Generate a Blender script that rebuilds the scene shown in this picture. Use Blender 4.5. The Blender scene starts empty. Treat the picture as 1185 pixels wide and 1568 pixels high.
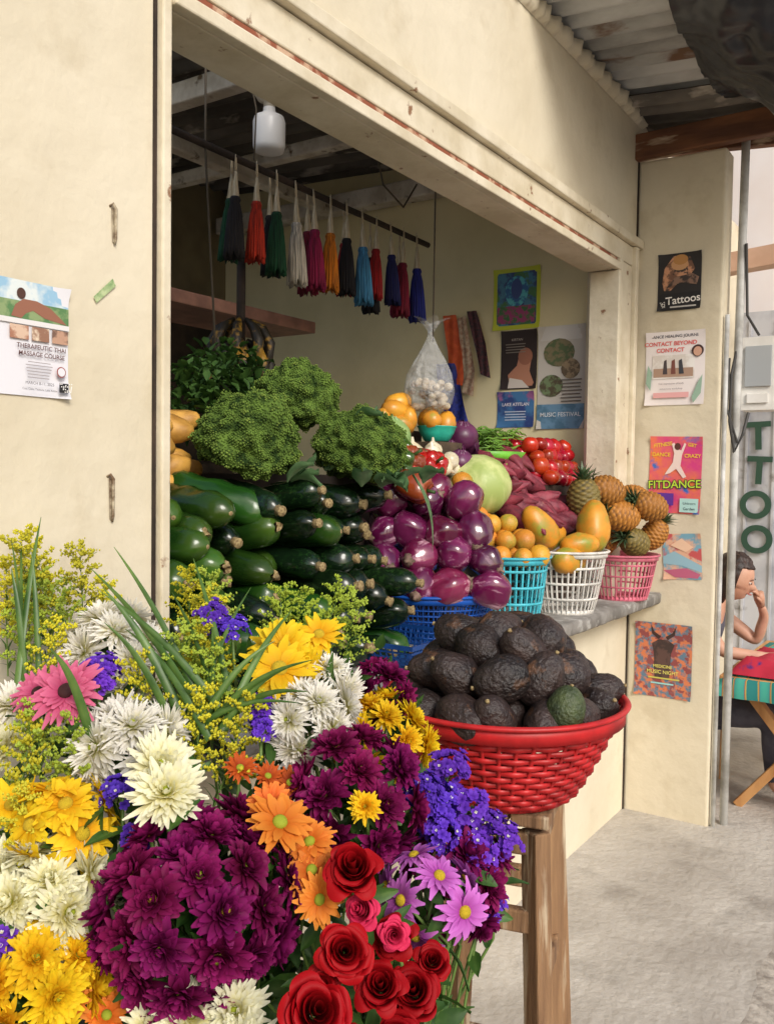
import bpy, bmesh, math, random
from mathutils import Vector, Matrix, noise, Quaternion
random.seed(11)
D=bpy.data; S=bpy.context.scene; COL=S.collection
V=Vector; rnd=random.random
def U(a,b): return random.uniform(a,b)
def c(r,g,b):
    f=lambda x:(x/255/12.92 if x/255<=.04045 else ((x/255+.055)/1.055)**2.4)
    return (f(r),f(g),f(b),1)
# ---------------------------------------------------------------- materials
def mat(name,col,col2=None,sc=5,rough=.6,bump=0,bsc=40,rand=0,hue=0,gcol=None,gr=(0,1),spec=.5,trans=0,stretch=None,metal=0,coat=0,ramp=(.38,.62),col3=None,sc3=1.5,ramp3=(.55,.7),alpha=1,bdist=.01,det=4):
    m=D.materials.new(name); m.use_nodes=True; nt=m.node_tree; N=nt.nodes; L=nt.links
    bs=N['Principled BSDF']; out=N['Material Output']
    bs.inputs['Roughness'].default_value=rough; bs.inputs['Metallic'].default_value=metal
    bs.inputs['Specular IOR Level'].default_value=spec
    if coat: bs.inputs['Coat Weight'].default_value=coat; bs.inputs['Coat Roughness'].default_value=.12
    tc=N.new('ShaderNodeTexCoord'); vec=tc.outputs['Object']
    if stretch:
        mp=N.new('ShaderNodeMapping'); mp.inputs['Scale'].default_value=stretch; L.new(vec,mp.inputs[0]); vec=mp.outputs[0]
    rgb=N.new('ShaderNodeRGB'); rgb.outputs[0].default_value=col; cur=rgb.outputs[0]
    def nz(scale,r):
        n=N.new('ShaderNodeTexNoise'); n.inputs['Scale'].default_value=scale; n.inputs['Detail'].default_value=det; n.inputs['Roughness'].default_value=.6
        L.new(vec,n.inputs['Vector'])
        mr=N.new('ShaderNodeMapRange'); mr.inputs[1].default_value=r[0]; mr.inputs[2].default_value=r[1]; L.new(n.outputs[0],mr.inputs[0]); return mr.outputs[0]
    def mix(f,a,b):
        x=N.new('ShaderNodeMixRGB'); L.new(f,x.inputs[0]); L.new(a,x.inputs[1]); x.inputs[2].default_value=b; return x.outputs[0]
    if gcol:
        at=N.new('ShaderNodeAttribute'); at.attribute_name='g'
        mr=N.new('ShaderNodeMapRange'); mr.inputs[1].default_value=gr[0]; mr.inputs[2].default_value=gr[1]; L.new(at.outputs['Fac'],mr.inputs[0])
        cur=mix(mr.outputs[0],cur,gcol)
    if col2: cur=mix(nz(sc,ramp),cur,col2)
    if col3: cur=mix(nz(sc3,ramp3),cur,col3)
    if rand or hue:
        oi=N.new('ShaderNodeObjectInfo'); hs=N.new('ShaderNodeHueSaturation')
        mr=N.new('ShaderNodeMapRange'); mr.inputs[3].default_value=1-rand; mr.inputs[4].default_value=1+rand; L.new(oi.outputs['Random'],mr.inputs[0]); L.new(mr.outputs[0],hs.inputs['Value'])
        if hue:
            ml=N.new('ShaderNodeMath'); ml.operation='MULTIPLY'; ml.inputs[1].default_value=7.31; L.new(oi.outputs['Random'],ml.inputs[0])
            fr=N.new('ShaderNodeMath'); fr.operation='FRACT'; L.new(ml.outputs[0],fr.inputs[0])
            mh=N.new('ShaderNodeMapRange'); mh.inputs[3].default_value=.5-hue; mh.inputs[4].default_value=.5+hue; L.new(fr.outputs[0],mh.inputs[0]); L.new(mh.outputs[0],hs.inputs['Hue'])
        L.new(cur,hs.inputs['Color']); cur=hs.outputs[0]
    L.new(cur,bs.inputs['Base Color'])
    if bump:
        n=N.new('ShaderNodeTexNoise'); n.inputs['Scale'].default_value=bsc; n.inputs['Detail'].default_value=det; L.new(vec,n.inputs['Vector'])
        b=N.new('ShaderNodeBump'); b.inputs['Strength'].default_value=bump; b.inputs['Distance'].default_value=bdist; L.new(n.outputs[0],b.inputs['Height']); L.new(b.outputs[0],bs.inputs['Normal'])
    if trans:
        tr=N.new('ShaderNodeBsdfTranslucent'); L.new(cur,tr.inputs[0]); mx=N.new('ShaderNodeMixShader'); mx.inputs[0].default_value=trans
        L.new(bs.outputs[0],mx.inputs[1]); L.new(tr.outputs[0],mx.inputs[2]); L.new(mx.outputs[0],out.inputs[0])
    if alpha<1: bs.inputs['Alpha'].default_value=alpha
    return m
# ---------------------------------------------------------------- mesh builder
class MB:
    def __init__(s): s.v=[];s.f=[];s.m=[];s.g=[]
    def add(s,vs,fs,mi=0,g=0.):
        b=len(s.v); s.v+=[tuple(x) for x in vs]; s.g+= list(g) if isinstance(g,(list,tuple)) else [g]*len(vs)
        s.f+=[tuple(i+b for i in f) for f in fs]; s.m+=[mi]*len(fs)
    def box(s,x0,x1,y0,y1,z0,z1,mi=0):
        s.add([(x,y,z) for z in(z0,z1) for y in(y0,y1) for x in(x0,x1)],[(0,2,3,1),(4,5,7,6),(0,1,5,4),(2,6,7,3),(0,4,6,2),(1,3,7,5)],mi)
    def beam(s,p,q,w,h,mi=0,up=(0,0,1)):
        p=V(p);q=V(q);d=(q-p).normalized(); u=V(up)
        if abs(d.dot(u))>.95: u=V((1,.3,0))
        a=d.cross(u).normalized(); b=a.cross(d)
        vs=[e+a*(i*w/2)+b*(j*h/2) for e in(p,q) for j in(-1,1) for i in(-1,1)]
        s.add(vs,[(0,1,3,2),(4,6,7,5),(0,4,5,1),(2,3,7,6),(0,2,6,4),(1,5,7,3)],mi)
    def tube(s,pts,rad,n=8,mi=0,g=None,cap=True):
        pts=[V(p) for p in pts]; k=len(pts); rad=rad if isinstance(rad,(list,tuple)) else [rad]*k
        vs=[];gs=[]; d=(pts[1]-pts[0]).normalized(); a=d.orthogonal().normalized()
        for i,p in enumerate(pts):
            d=(pts[min(i+1,k-1)]-pts[max(i-1,0)]).normalized(); a=(a-d*a.dot(d)).normalized(); b=d.cross(a)
            for j in range(n):
                t=2*math.pi*j/n; vs.append(p+(a*math.cos(t)+b*math.sin(t))*rad[i]); gs.append(i/(k-1))
        fs=[(i*n+j,i*n+(j+1)%n,(i+1)*n+(j+1)%n,(i+1)*n+j) for i in range(k-1) for j in range(n)]
        if cap: fs+=[tuple(range(n))[::-1],tuple((k-1)*n+j for j in range(n))]
        s.add(vs,fs,mi,gs if g is None else g)
    def lathe(s,prof,n=20,mi=0,fn=None,M=None):
        vs=[];gs=[];k=len(prof)
        for i,(r,z) in enumerate(prof):
            for j in range(n):
                t=2*math.pi*j/n; p=V((r*math.cos(t),r*math.sin(t),z))
                if fn: p=fn(p,t,i/(k-1))
                if M: p=M@p
                vs.append(p); gs.append(i/(k-1))
        fs=[(i*n+j,i*n+(j+1)%n,(i+1)*n+(j+1)%n,(i+1)*n+j) for i in range(k-1) for j in range(n)]
        fs+=[tuple(range(n))[::-1],tuple((k-1)*n+j for j in range(n))]
        s.add(vs,fs,mi,gs)
    def ring(s,r,z,w,h,cx=0,cy=0,n=60,mi=0,wav=0,wn=0,ph=0):
        vs=[]
        for j in range(n):
            t=2*math.pi*j/n; q=r+wav*math.cos(wn*t+ph)
            for dr,dz in((-w/2,-h/2),(w/2,-h/2),(w/2,h/2),(-w/2,h/2)):
                vs.append((cx+(q+dr)*math.cos(t),cy+(q+dr)*math.sin(t),z+dz))
        fs=[(4*j+a,4*((j+1)%n)+a,4*((j+1)%n)+(a+1)%4,4*j+(a+1)%4) for j in range(n) for a in range(4)]
        s.add(vs,fs,mi)
    def petal(s,M,L,W,e0,curl,cup=.15,seg=4,mi=0,pw=.75,tip=0.05,base=0.,twist=0.):
        vs=[];gs=[]; x=base;z=0;a=e0
        for i in range(seg+1):
            t=i/seg; w=W*max(tip,math.sin(math.pi*min(.97,(t*.93+.05))**pw)) 
            for k in(-1,0,1):
                vs.append(M@V((x,k*w/2+twist*t*t*L,z+abs(k)*cup*w))); gs.append(t)
            x+=L/seg*math.cos(a); z+=L/seg*math.sin(a); a+=curl/seg
        fs=[]
        for i in range(seg):
            for k in(0,1):
                b=i*3+k; fs.append((b,b+3,b+4,b+1))
        s.add(vs,fs,mi,gs)
    def mesh(s,name,mats,smooth=True):
        me=D.meshes.new(name); me.from_pydata(s.v,[],s.f); 
        for m in (mats if isinstance(mats,(list,tuple)) else [mats]): me.materials.append(m)
        me.polygons.foreach_set('material_index',s.m); me.polygons.foreach_set('use_smooth',[smooth]*len(s.f))
        at=me.attributes.new('g','FLOAT','POINT'); at.data.foreach_set('value',s.g)
        me.update(); return me
def obj(name,me,loc=(0,0,0),rot=None,sc=1,par=None):
    o=D.objects.new(name,me); COL.objects.link(o)
    o.location=loc
    if rot is not None:
        o.rotation_mode='QUATERNION'; o.rotation_quaternion=rot
    o.scale=(sc,)*3 if not isinstance(sc,(tuple,list)) else sc
    if par: o.parent=par
    return o
def empty(name):
    o=D.objects.new(name,None); COL.objects.link(o); o.empty_display_size=.05; return o
def toward(d,roll=None):
    q=V(d).normalized().to_track_quat('Z','Y'); return q@Quaternion((0,0,1),U(0,6.28) if roll is None else roll)
def rq(): return Quaternion(V((U(-1,1),U(-1,1),U(-1,1))).normalized(),U(0,6.28))
def RZ(a): return Matrix.Rotation(a,4,'Z')
def bevel(o,w=.003,seg=2):
    m=o.modifiers.new('b','BEVEL'); m.width=w; m.segments=seg; m.limit_method='ANGLE'; return o
RT=V((.553,-.833,0)); FW=V((.833,.553,0))

# ================================================================ SETTING
cream=mat('cream_plaster',c(222,212,188),c(210,199,173),sc=1.6,rough=.88,bump=.6,bsc=9,col3=c(186,171,140),sc3=4.2,ramp3=(.55,.84),bdist=.014,det=8)
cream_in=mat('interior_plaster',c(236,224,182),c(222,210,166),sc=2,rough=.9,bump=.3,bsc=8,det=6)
trim=mat('painted_wood_trim',c(226,216,192),c(206,194,166),sc=6,rough=.6,bump=.3,bsc=30,col3=c(140,104,76),sc3=16,ramp3=(.64,.69),det=7)
redwood=mat('bare_red_wood',c(140,78,52),c(196,164,136),sc=14,rough=.7,bump=.3,bsc=40,ramp=(.50,.58))
white_wood=mat('whitewashed_beam',c(232,226,214),c(196,186,170),sc=8,rough=.8,bump=.4,bsc=30,col3=c(110,92,70),sc3=12,ramp3=(.60,.7))
concrete=mat('counter_concrete',c(150,146,140),c(112,108,102),sc=7,rough=.8,bump=.5,bsc=35,col3=c(186,184,178),sc3=16,ramp3=(.55,.7),det=7)
paving=mat('concrete_floor',c(196,190,180),c(168,161,151),sc=1.9,rough=.9,bump=.9,bsc=30,col3=c(126,119,110),sc3=3.4,ramp3=(.55,.82),det=9)
kerbm=mat('kerb_stone',c(186,178,166),c(140,132,122),sc=22,rough=.95,bump=.8,bsc=50,det=7)
road_m=mat('road_gravel',c(160,152,142),c(112,106,100),sc=14,rough=.95,bump=.8,bsc=60)
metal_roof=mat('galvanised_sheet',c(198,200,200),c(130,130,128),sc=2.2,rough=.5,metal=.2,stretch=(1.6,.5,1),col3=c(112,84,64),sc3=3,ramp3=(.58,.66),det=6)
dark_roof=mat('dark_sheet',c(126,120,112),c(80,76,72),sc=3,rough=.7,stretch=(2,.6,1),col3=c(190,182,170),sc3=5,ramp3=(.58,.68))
darkwood=mat('dark_old_wood',c(62,48,38),c(34,26,20),sc=9,rough=.8,bump=.3)
greywood=mat('shelf_wood',c(90,74,56),c(60,48,36),sc=8,rough=.8,bump=.3)

ground=MB(); ground.add([(-60,-60,-.12),(60,-60,-.12),(60,60,-.12),(-60,60,-.12)],[(0,1,2,3)]); obj('ground',ground.mesh('ground',road_m))
sw=MB()
n=300; xs=[-4+14*i/n for i in range(n+1)]; ey=[-.90+.03*noise.noise(V((x*4,0,0)))+.012*noise.noise(V((x*19,3,0))) for x in xs]
vs=[];fs=[];ms=[]
for x,e in zip(xs,ey): vs+=[(x,.1,0),(x,e+.10,0),(x,e+.05,-.006+.010*noise.noise(V((x*30,1,0)))),(x,e,-.03),(x,e-.015,-.13)]
for i in range(n):
    for k in range(4): b=5*i+k; fs.append((b,b+1,b+6,b+5)); ms.append(0 if k==0 else 1)
sw.add(vs,fs); sw.m=ms; obj('pavement',sw.mesh('pavement',[paving,kerbm],False))

bld=empty('market_stall_building')
LX=1.182
w=MB()
w.box(-2.5,LX-.03,0,.12,-.1,3.08); w.box(LX-.03,3.93,0,.12,-.1,.955)
w.box(LX-.03,3.93,0,.12,2.42,3.08); w.box(3.66,3.93,0,.12,1.0,2.42)
w.box(3.93,5.9,.0,.12,-.1,3.08)
obj('front_wall',w.mesh('front_wall',cream,False),par=bld)
m=MB(); k=500; vs=[];fs=[]
for i in range(k+1):
    x=-.5+4.45*i/k; h=.016*abs(math.sin(x*math.pi/.1))+.02*noise.noise(V((x*18,1,1)))+.012*noise.noise(V((x*60,1,1)))
    vs+=[(x,-.002,3.05),(x,-.018-h*.6,3.075-h),(x,-.02-h,3.10),(x,.1,3.12)]
for i in range(k):
    for j in range(3): b=4*i+j; fs.append((b,b+1,b+5,b+4))
m.add(vs,fs); obj('wall_top_mortar',m.mesh('m',cream),par=bld)
w=MB(); w.box(3.75,3.9,.12,2.4,0,3.08)
obj('interior_side_wall',w.mesh('i',cream_in,False),par=bld)
w=MB(); w.box(1.0,3.75,2.32,2.4,0,3.2); obj('interior_back_wall',w.mesh('i',mat('back_wall_dark',c(150,136,104),c(110,98,76),sc=2,rough=.9),False),par=bld)  # wall colour darkened to carry the shade at the back of the stall
w=MB(); w.box(0.0,3.75,.12,2.32,-.05,.01); obj('interior_floor',w.mesh('i',paving,False),par=bld)
w=MB(); w.box(3.2,3.72,2.27,2.315,.0,2.3); w.box(2.0,3.1,2.0,2.3,1.55,1.6); w.box(2.0,3.1,2.0,2.3,1.95,2.0); w.box(1.9,3.7,2.2,2.3,1.0,1.55)
obj('back_shade_boards',w.mesh('i',darkwood,False),par=bld)  # dark boards and shelves added to stand in for the shaded back
def corr(x0,x1,y0,y1,z0,z1,pitch=.1,amp=.017,nx=10):
    b=MB(); k=int((x1-x0)/pitch*nx); rows=10
    vs=[]
    for r in range(rows+1):
        y=y0+(y1-y0)*r/rows; z=z0+(z1-z0)*r/rows
        for i in range(k+1):
            x=x0+(x1-x0)*i/k; vs.append((x,y+(.02*noise.noise(V((x*3,5,0))) if r==0 else 0),z+amp*math.cos(2*math.pi*x/pitch)+.012*noise.noise(V((x*1.5,y*1.5,0)))))
    b.add(vs,[(r*(k+1)+i,r*(k+1)+i+1,(r+1)*(k+1)+i+1,(r+1)*(k+1)+i) for r in range(rows) for i in range(k)])
    return b
obj('interior_ceiling_sheet',corr(2.12,3.9,.1,2.5,3.0,3.1).mesh('c',dark_roof),par=bld)  # stops short: unseen left roof and wall left open to let daylight in
obj('awning_roof_sheet',corr(2.72,3.80,-.82,.16,3.06,3.14).mesh('c',metal_roof),par=bld)
obj('awning_roof_sheet_far',corr(3.68,4.35,-.9,.16,3.02,3.10).mesh('c',dark_roof),par=bld)
w=MB()
w.beam((1.0,.77,2.86),(3.75,.77,2.88),.06,.09); w.beam((2.42,.5,2.93),(2.42,2.3,2.93),.07,.08)
w.beam((3.1,.12,2.93),(3.1,2.3,2.93),.06,.06); w.beam((3.69,.12,2.88),(3.69,2.3,2.88),.09,.09); w.beam((1.0,1.5,2.86),(3.64,1.5,2.86),.06,.08)
bevel(obj('ceiling_beams',w.mesh('b',white_wood,False),par=bld),.008)
w=MB(); w.beam((3.9,.12,2.95),(3.92,-.8,2.97),.05,.11); w.beam((4.05,.1,3.0),(4.3,-.85,3.0),.05,.07)
bevel(obj('awning_timber',w.mesh('b',mat('brown_timber',c(140,92,60),c(92,58,40),sc=9,rough=.75,bump=.4,stretch=(1,.2,1),col3=c(190,165,140),sc3=14,ramp3=(.58,.68)),False),par=bld),.006)
w=MB()
w.box(LX,3.66,-.030,-.001,2.372,2.402); w.box(LX,3.93,-.012,-.002,2.428,2.51); w.box(LX,3.925,-.035,-.002,2.513,2.55)
w.box(3.63,3.66,-.03,.1,1.0,2.37); w.box(3.663,3.70,-.022,-.002,1.0,2.425); w.box(3.703,3.84,-.012,-.003,1.0,2.425); w.box(3.843,3.88,-.03,-.002,1.0,2.51)
w.box(LX-.022,LX,-.02,.12,1.0,3.05)
w.box(LX,3.63,.0,.12,2.372,2.418)
bevel(obj('opening_frame',w.mesh('f',trim,False),par=bld),.004)
w=MB(); w.box(LX,3.66,-.008,-.001,2.405,2.426); obj('frame_bare_wood_strip',w.mesh('f',redwood,False),par=bld)
w=MB(); w.box(LX-.0295,LX-.0225,-.004,.0,.1,3.05); obj('wall_seam',w.mesh('f',darkwood,False),par=bld)
w=MB(); w.box(3.93,4.06,-.375,-.0,-.1,2.9)
bevel(obj('pillar',w.mesh('p',cream,False),par=bld),.012,3)
w=MB(); w.box(3.918,3.928,-.006,-.001,0,2.9); obj('pillar_corner_strip',w.mesh('p',darkwood,False),par=bld)  # thin dark strip down the corner between wall and pillar
cb=MB(); k=160; vs=[];fs=[]
for i in range(k+1):
    x=1.2+2.725*i/k; e=-.15+.008*noise.noise(V((x*8,0,2)))+.006*noise.noise(V((x*40,0,2)))
    vs+=[(x,.6,1.0),(x,e+.006,1.0),(x,e,.992),(x,e+.002,.958),(x,e+.01,.95),(x,.0,.95)]
for i in range(k):
    for j in range(5): b=6*i+j; fs.append((b,b+1,b+7,b+6))
cb.add(vs,fs); obj('counter_slab',cb.mesh('c',concrete),par=bld)
w=MB(); w.box(1.22,3.6,.36,.5,1.0,1.33); w.box(1.22,2.2,.24,.36,1.0,1.33); w.box(1.22,3.6,.5,.95,1.0,1.5); w.box(3.25,3.62,.12,.359,1.0,1.47); w.box(2.62,3.245,.19,.359,1.0,1.38)
obj('display_steps',w.mesh('d',darkwood,False),par=bld)
w=MB(); w.box(2.25,3.1,1.15,1.5,2.12,2.17); bevel(obj('wall_shelf',w.mesh('s',mat('pink_shelf',c(190,140,120),c(150,110,96),sc=6),False),par=bld),.004)
pm=mat('grey_pipe',c(206,206,202),c(160,158,152),sc=8,rough=.6)
w=MB(); w.tube([(4.0,-.425,0),(4.0,-.425,1.7),(4.0,-.43,2.3),(4.02,-.43,2.99)],.018,10); w.tube([(3.945,-.392,0),(3.945,-.392,2.2)],.010,8)
obj('conduit_pipe',w.mesh('p',pm))
em=MB(); em.box(4.02,4.14,-.575,-.44,1.80,2.11,0); em.box(4.008,4.018,-.56,-.455,1.90,2.07,1); em.box(4.010,4.018,-.55,-.465,1.83,1.87,0)
em.tube([(4.03,-.47,1.79),(3.99,-.46,1.7),(3.97,-.43,1.62),(3.96,-.41,1.75),(3.97,-.41,1.95),(4.0,-.43,2.1)],.007,8,2)
em.tube([(4.05,-.5,2.12),(4.0,-.46,2.2),(3.99,-.45,2.5)],.006,8,2); em.tube([(3.97,-.40,2.02),(3.95,-.40,1.8),(3.98,-.44,1.66)],.005,6,2)
bevel(obj('electricity_meter',em.mesh('e',[mat('meter_grey',c(240,238,232),c(222,218,210),rough=.45),mat('meter_cover',c(170,174,176),rough=.2),mat('cable_black',c(60,58,56),rough=.5)],False)),.004,2)
w=MB(); w.box(5.9,6.0,-1.1,0.,-.1,2.55); 
for i in range(7): w.box(5.888,5.9,-1.05+i*.16,-1.035+i*.16,0,2.5)
obj('metal_gate',w.mesh('g',mat('grey_gate_paint',c(190,192,198),c(150,152,160),sc=3,rough=.6,col3=c(120,116,112),sc3=9,ramp3=(.6,.75)),False))
w=MB(); w.box(6.2,6.35,-4,3,-.1,6); obj('pink_house_wall',w.mesh('g',mat('pale_pink_plaster',c(242,234,228),c(234,220,210),sc=1,rough=.9),False))
w=MB(); w.beam((4.9,-.05,2.62),(4.9,-1.3,2.72),.1,.1); w.beam((5.4,-.05,2.72),(5.4,-1.3,2.8),.1,.06); obj('neighbour_eave',w.mesh('g',mat('peach_fascia',c(226,190,166),c(200,162,136),sc=3),False))
t=MB(); NU,NV=80,34; vs=[]
for i in range(NU+1):
    for j in range(NV+1):
        u=i/NU; v_=j/NV; x=2.92+u*.95; y=-.40-v_*.57
        sag=.34*math.sin(math.pi*min(1,u*1.05))**.8*(.55+.45*v_) 
        z=3.06-sag*(.3+.7*min(1,v_*2.2))+.012*math.sin(14*v_+6*u)+.03*noise.noise(V((u*9,v_*6,0)))+.015*noise.noise(V((u*30,v_*9,4)))
        vs.append((x,y,z))
t.add(vs,[(i*(NV+1)+j,(i+1)*(NV+1)+j,(i+1)*(NV+1)+j+1,i*(NV+1)+j+1) for i in range(NU) for j in range(NV)])
obj('black_tarp',t.mesh('t',mat('tarp_black',c(54,57,64),c(36,37,42),sc=3,rough=.28,bump=.3,bsc=10)))

# ================================================================ POSTERS
FLAT={}
def fm(col):
    k=tuple(col)
    if k not in FLAT: FLAT[k]=mat('ink_%d'%len(FLAT),c(*col),rough=.55)
    return FLAT[k]
def pic(a,b,sc=25,d=None): 
    return mat('printed_picture',c(*a),c(*b),sc=sc,rough=.5,ramp=(.45,.55),col3=c(*d) if d else None,sc3=sc*.6,ramp3=(.52,.56))
TS=.74
def poster(name,org,u,w,h,col,items,skew=0):
    u=V(u); n=u.cross(V((0,0,1)))
    q=Matrix((u,V((0,0,1)),n)).transposed().to_quaternion()
    b=MB(); NX,NY=8,10; vs=[]
    for j in range(NY+1):
        for i in range(NX+1):
            x=i/NX;y=j/NY; e=(abs(x-.5)*2)**6*(abs(y-.5)*2)**6*.010
            vs.append((x*w,y*h,e))
    b.add(vs,[(j*(NX+1)+i,j*(NX+1)+i+1,(j+1)*(NX+1)+i+1,(j+1)*(NX+1)+i) for j in range(NY) for i in range(NX)])
    o=obj(name,b.mesh(name,col if not isinstance(col,tuple) else fm(col)),V(org)+n*.003,q@Quaternion((0,0,1),skew))
    for k,it in enumerate(items):
        z=.0012+.0005*k
        if it[0]=='r':
            _,x0,y0,x1,y1,cc=it; b=MB(); b.add([(x0*w,y0*h,z),(x1*w,y0*h,z),(x1*w,y1*h,z),(x0*w,y1*h,z)],[(0,1,2,3)])
            obj('printed_block_%d'%k,b.mesh('r',cc if not isinstance(cc,tuple) else fm(cc)),par=o)
        elif it[0]=='e':
            _,cx,cy,rx,ry,cc=it; b=MB(); b.add([(cx*w+rx*w*math.cos(a*.3927),cy*h+ry*w*math.sin(a*.3927),z) for a in range(16)],[tuple(range(16))])
            obj('printed_shape_%d'%k,b.mesh('r',cc if not isinstance(cc,tuple) else fm(cc)),par=o)
        elif it[0]=='p':
            _,pts,cc=it; b=MB(); b.add([(x*w,y*h,z) for x,y in pts],[tuple(range(len(pts)))])
            obj('printed_shape_%d'%k,b.mesh('r',cc if not isinstance(cc,tuple) else fm(cc)),par=o)
        else:
            _,x,y,s,txt,cc=it[:6]; cu=D.curves.new('t','FONT'); cu.body=txt; cu.size=s*w*TS; cu.align_x='CENTER'; cu.offset=(it[6] if len(it)>6 else 0)*w*TS
            cu.materials.append(fm(cc)); oo=obj('lettering_%d'%k,cu,(x*w,y*h,z),par=o)
            if len(it)>7: oo.rotation_euler=(0,0,it[7])
    return o
white=(240,238,234)
def qr(x,y,s,asp):
    r=random.Random(5); out=[('r',x,y,x+s,y+s*asp,(40,38,40))]
    for i in range(7):
        for j in range(7):
            if r.random()<.45: out.append(('r',x+s*(i+.15)/7.2,y+s*asp*(j+.15)/7.2,x+s*(i+1)/7.2,y+s*asp*(j+1)/7.2,white))
    return out
def lines(x0,x1,y0,y1,n,col,th=.35):
    out=[];r=random.Random(n)
    for i in range(n):
        y=y0+(y1-y0)*i/n; e=r.uniform(.0,.25)*(x1-x0)/2; out.append(('r',x0+e,y,x1-e,y+(y1-y0)/n*th,col))
    return out
sky_p=pic((150,190,215),(220,228,226),14); grn_p=pic((90,130,80),(140,160,110),30)
poster('massage_course_poster',(.785,0,1.622),(1,0,0),.180,.185,(226,225,230),
 [('r',0,.78,1,1,sky_p),('r',0,.66,1,.82,grn_p),('p',[(.40,.68),(.44,.78),(.52,.84),(.66,.84),(.80,.80),(.93,.71),(.98,.67),(.74,.70),(.62,.75),(.55,.72),(.5,.67)],(150,100,78)),('e',.50,.885,.045,.05,(80,52,40)),
 ('r',0,.62,1,.665,(225,222,220)),('r',.38,.49,.57,.61,pic((170,120,95),(215,185,160),40)),('r',.60,.49,.78,.61,pic((150,110,88),(225,205,180),40)),('r',.81,.49,.98,.61,pic((190,150,125),(120,90,75),40)),
 ('t',.70,.415,.078,'THERAPEUTIC THAI',(96,58,52),.001),('t',.70,.35,.078,'MASSAGE COURSE',(96,58,52),.001)]+lines(.52,.8,.16,.32,6,(150,140,142),.25)+[('e',.89,.235,.05,.05,(150,70,60)),('e',.89,.235,.04,.04,(226,225,230)),('t',.66,.10,.05,'MARCH 8-11, 2025',(60,50,52)),('t',.66,.05,.036,'Casa Cielo, Tzununa, Lake Atitlan',(60,50,52))]+qr(.86,.05,.10,.85))
ny=(0,-1,0)
poster('tattoo_poster',(3.93,-.10,2.235),ny,.185,.245,(38,34,34),
 [('p',[(.1,.5),(.15,.75),(.35,.95),(.6,.98),(.75,.9),(.85,.7),(.7,.55),(.5,.5),(.3,.35),(.15,.35)],pic((206,150,114),(120,84,64),22,(60,50,46))),('e',.5,.80,.2,.14,(206,156,110)),('e',.52,.88,.17,.12,(190,136,76)),('p',[(.2,.4),(.55,.48),(.9,.42),(.95,.55),(.8,.62),(.4,.58)],pic((140,108,90),(60,48,44),30)),('r',.05,.0,.97,.30,(26,24,26)),
 ('t',.6,.12,.34,'Tattoos',(240,236,230),.004,.06),('r',.3,.045,.9,.07,(200,196,190))]+qr(.06,.05,.14,.75))
poster('dance_healing_poster',(3.93,-.055,1.825),ny,.255,.32,(236,228,226),
 [('t',.5,.915,.095,'DANCE HEALING JOURNEY',(60,56,70),.001),('t',.42,.81,.13,'CONTACT BEYOND',(222,96,92),.003),('t',.42,.72,.13,'CONTACT',(222,96,92),.003),
 ('r',.12,.36,.83,.68,pic((214,206,198),(236,232,228),9)),('r',.14,.38,.81,.50,(170,140,120)),('p',[(.3,.42),(.32,.6),(.36,.62),(.38,.42)],(70,60,62)),('p',[(.44,.42),(.45,.6),(.5,.62),(.52,.42)],(120,70,60)),('p',[(.58,.42),(.57,.6),(.62,.62),(.66,.42)],(60,60,66)),
 ('e',.88,.72,.10,.10,(70,44,40)),('e',.88,.71,.07,.08,(206,160,136)),('t',.45,.28,.06,'free expression of body',(120,100,110)),('t',.45,.21,.06,'movement workshop',(120,100,110)),('r',.15,.1,.75,.17,(228,170,170)),('p',[(.83,.02),(.95,.15),(.97,.4),(.9,.3),(.8,.1)],(150,180,160)),('p',[(.02,.3),(.1,.2),(.12,.45),(.05,.55)],(150,180,160))])
fit_bg=mat('fitness_poster_print',c(214,64,130),c(236,130,60),sc=6,rough=.5,col3=c(60,110,190),sc3=7,ramp3=(.55,.62))
poster('fitness_dance_poster',(3.93,-.08,1.355),ny,.225,.335,fit_bg,
 [('t',.25,.87,.14,'FITNESS',(240,200,60),.003,.15),('t',.8,.87,.12,'GET',(240,200,60),.003,-.2),('t',.22,.74,.14,'DANCE',(240,200,60),.003),('t',.82,.73,.13,'CRAZY',(240,200,60),.003),
 ('p',[(.40,.52),(.3,.50),(.45,.66),(.47,.78),(.42,.9),(.46,.92),(.53,.84),(.60,.82),(.66,.92),(.69,.9),(.62,.76),(.60,.62),(.72,.48),(.66,.46),(.52,.58)],(236,214,206)),('e',.53,.87,.06,.07,(90,50,40)),
 ('t',.5,.33,.29,'FITDANCE',(30,30,60),.02,.05),('t',.5,.33,.29,'FITDANCE',(190,220,60),.004,.05),('r',.62,.02,.97,.2,(180,220,215)),('t',.8,.12,.1,'Unicorn',(30,60,70)),('t',.8,.05,.1,'Garden',(30,60,70)),('r',.05,.1,.5,.26,(96,50,150))],-.02)
poster('torn_flyer',(3.93,-.16,1.06),ny,.165,.20,pic((226,180,150),(120,170,190),12,(200,90,90)),[('p',[(.0,.5),(.3,.62),(1,.3),(1,.15),(.5,.3),(0,.35)],(150,190,205)),('p',[(0,.2),(.6,.25),(1,.1),(1,.02),(.3,.05)],(190,100,130)),('p',[(.2,.75),(.5,.9),(.8,.7),(.6,.6)],(236,200,170))],.06)
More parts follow.
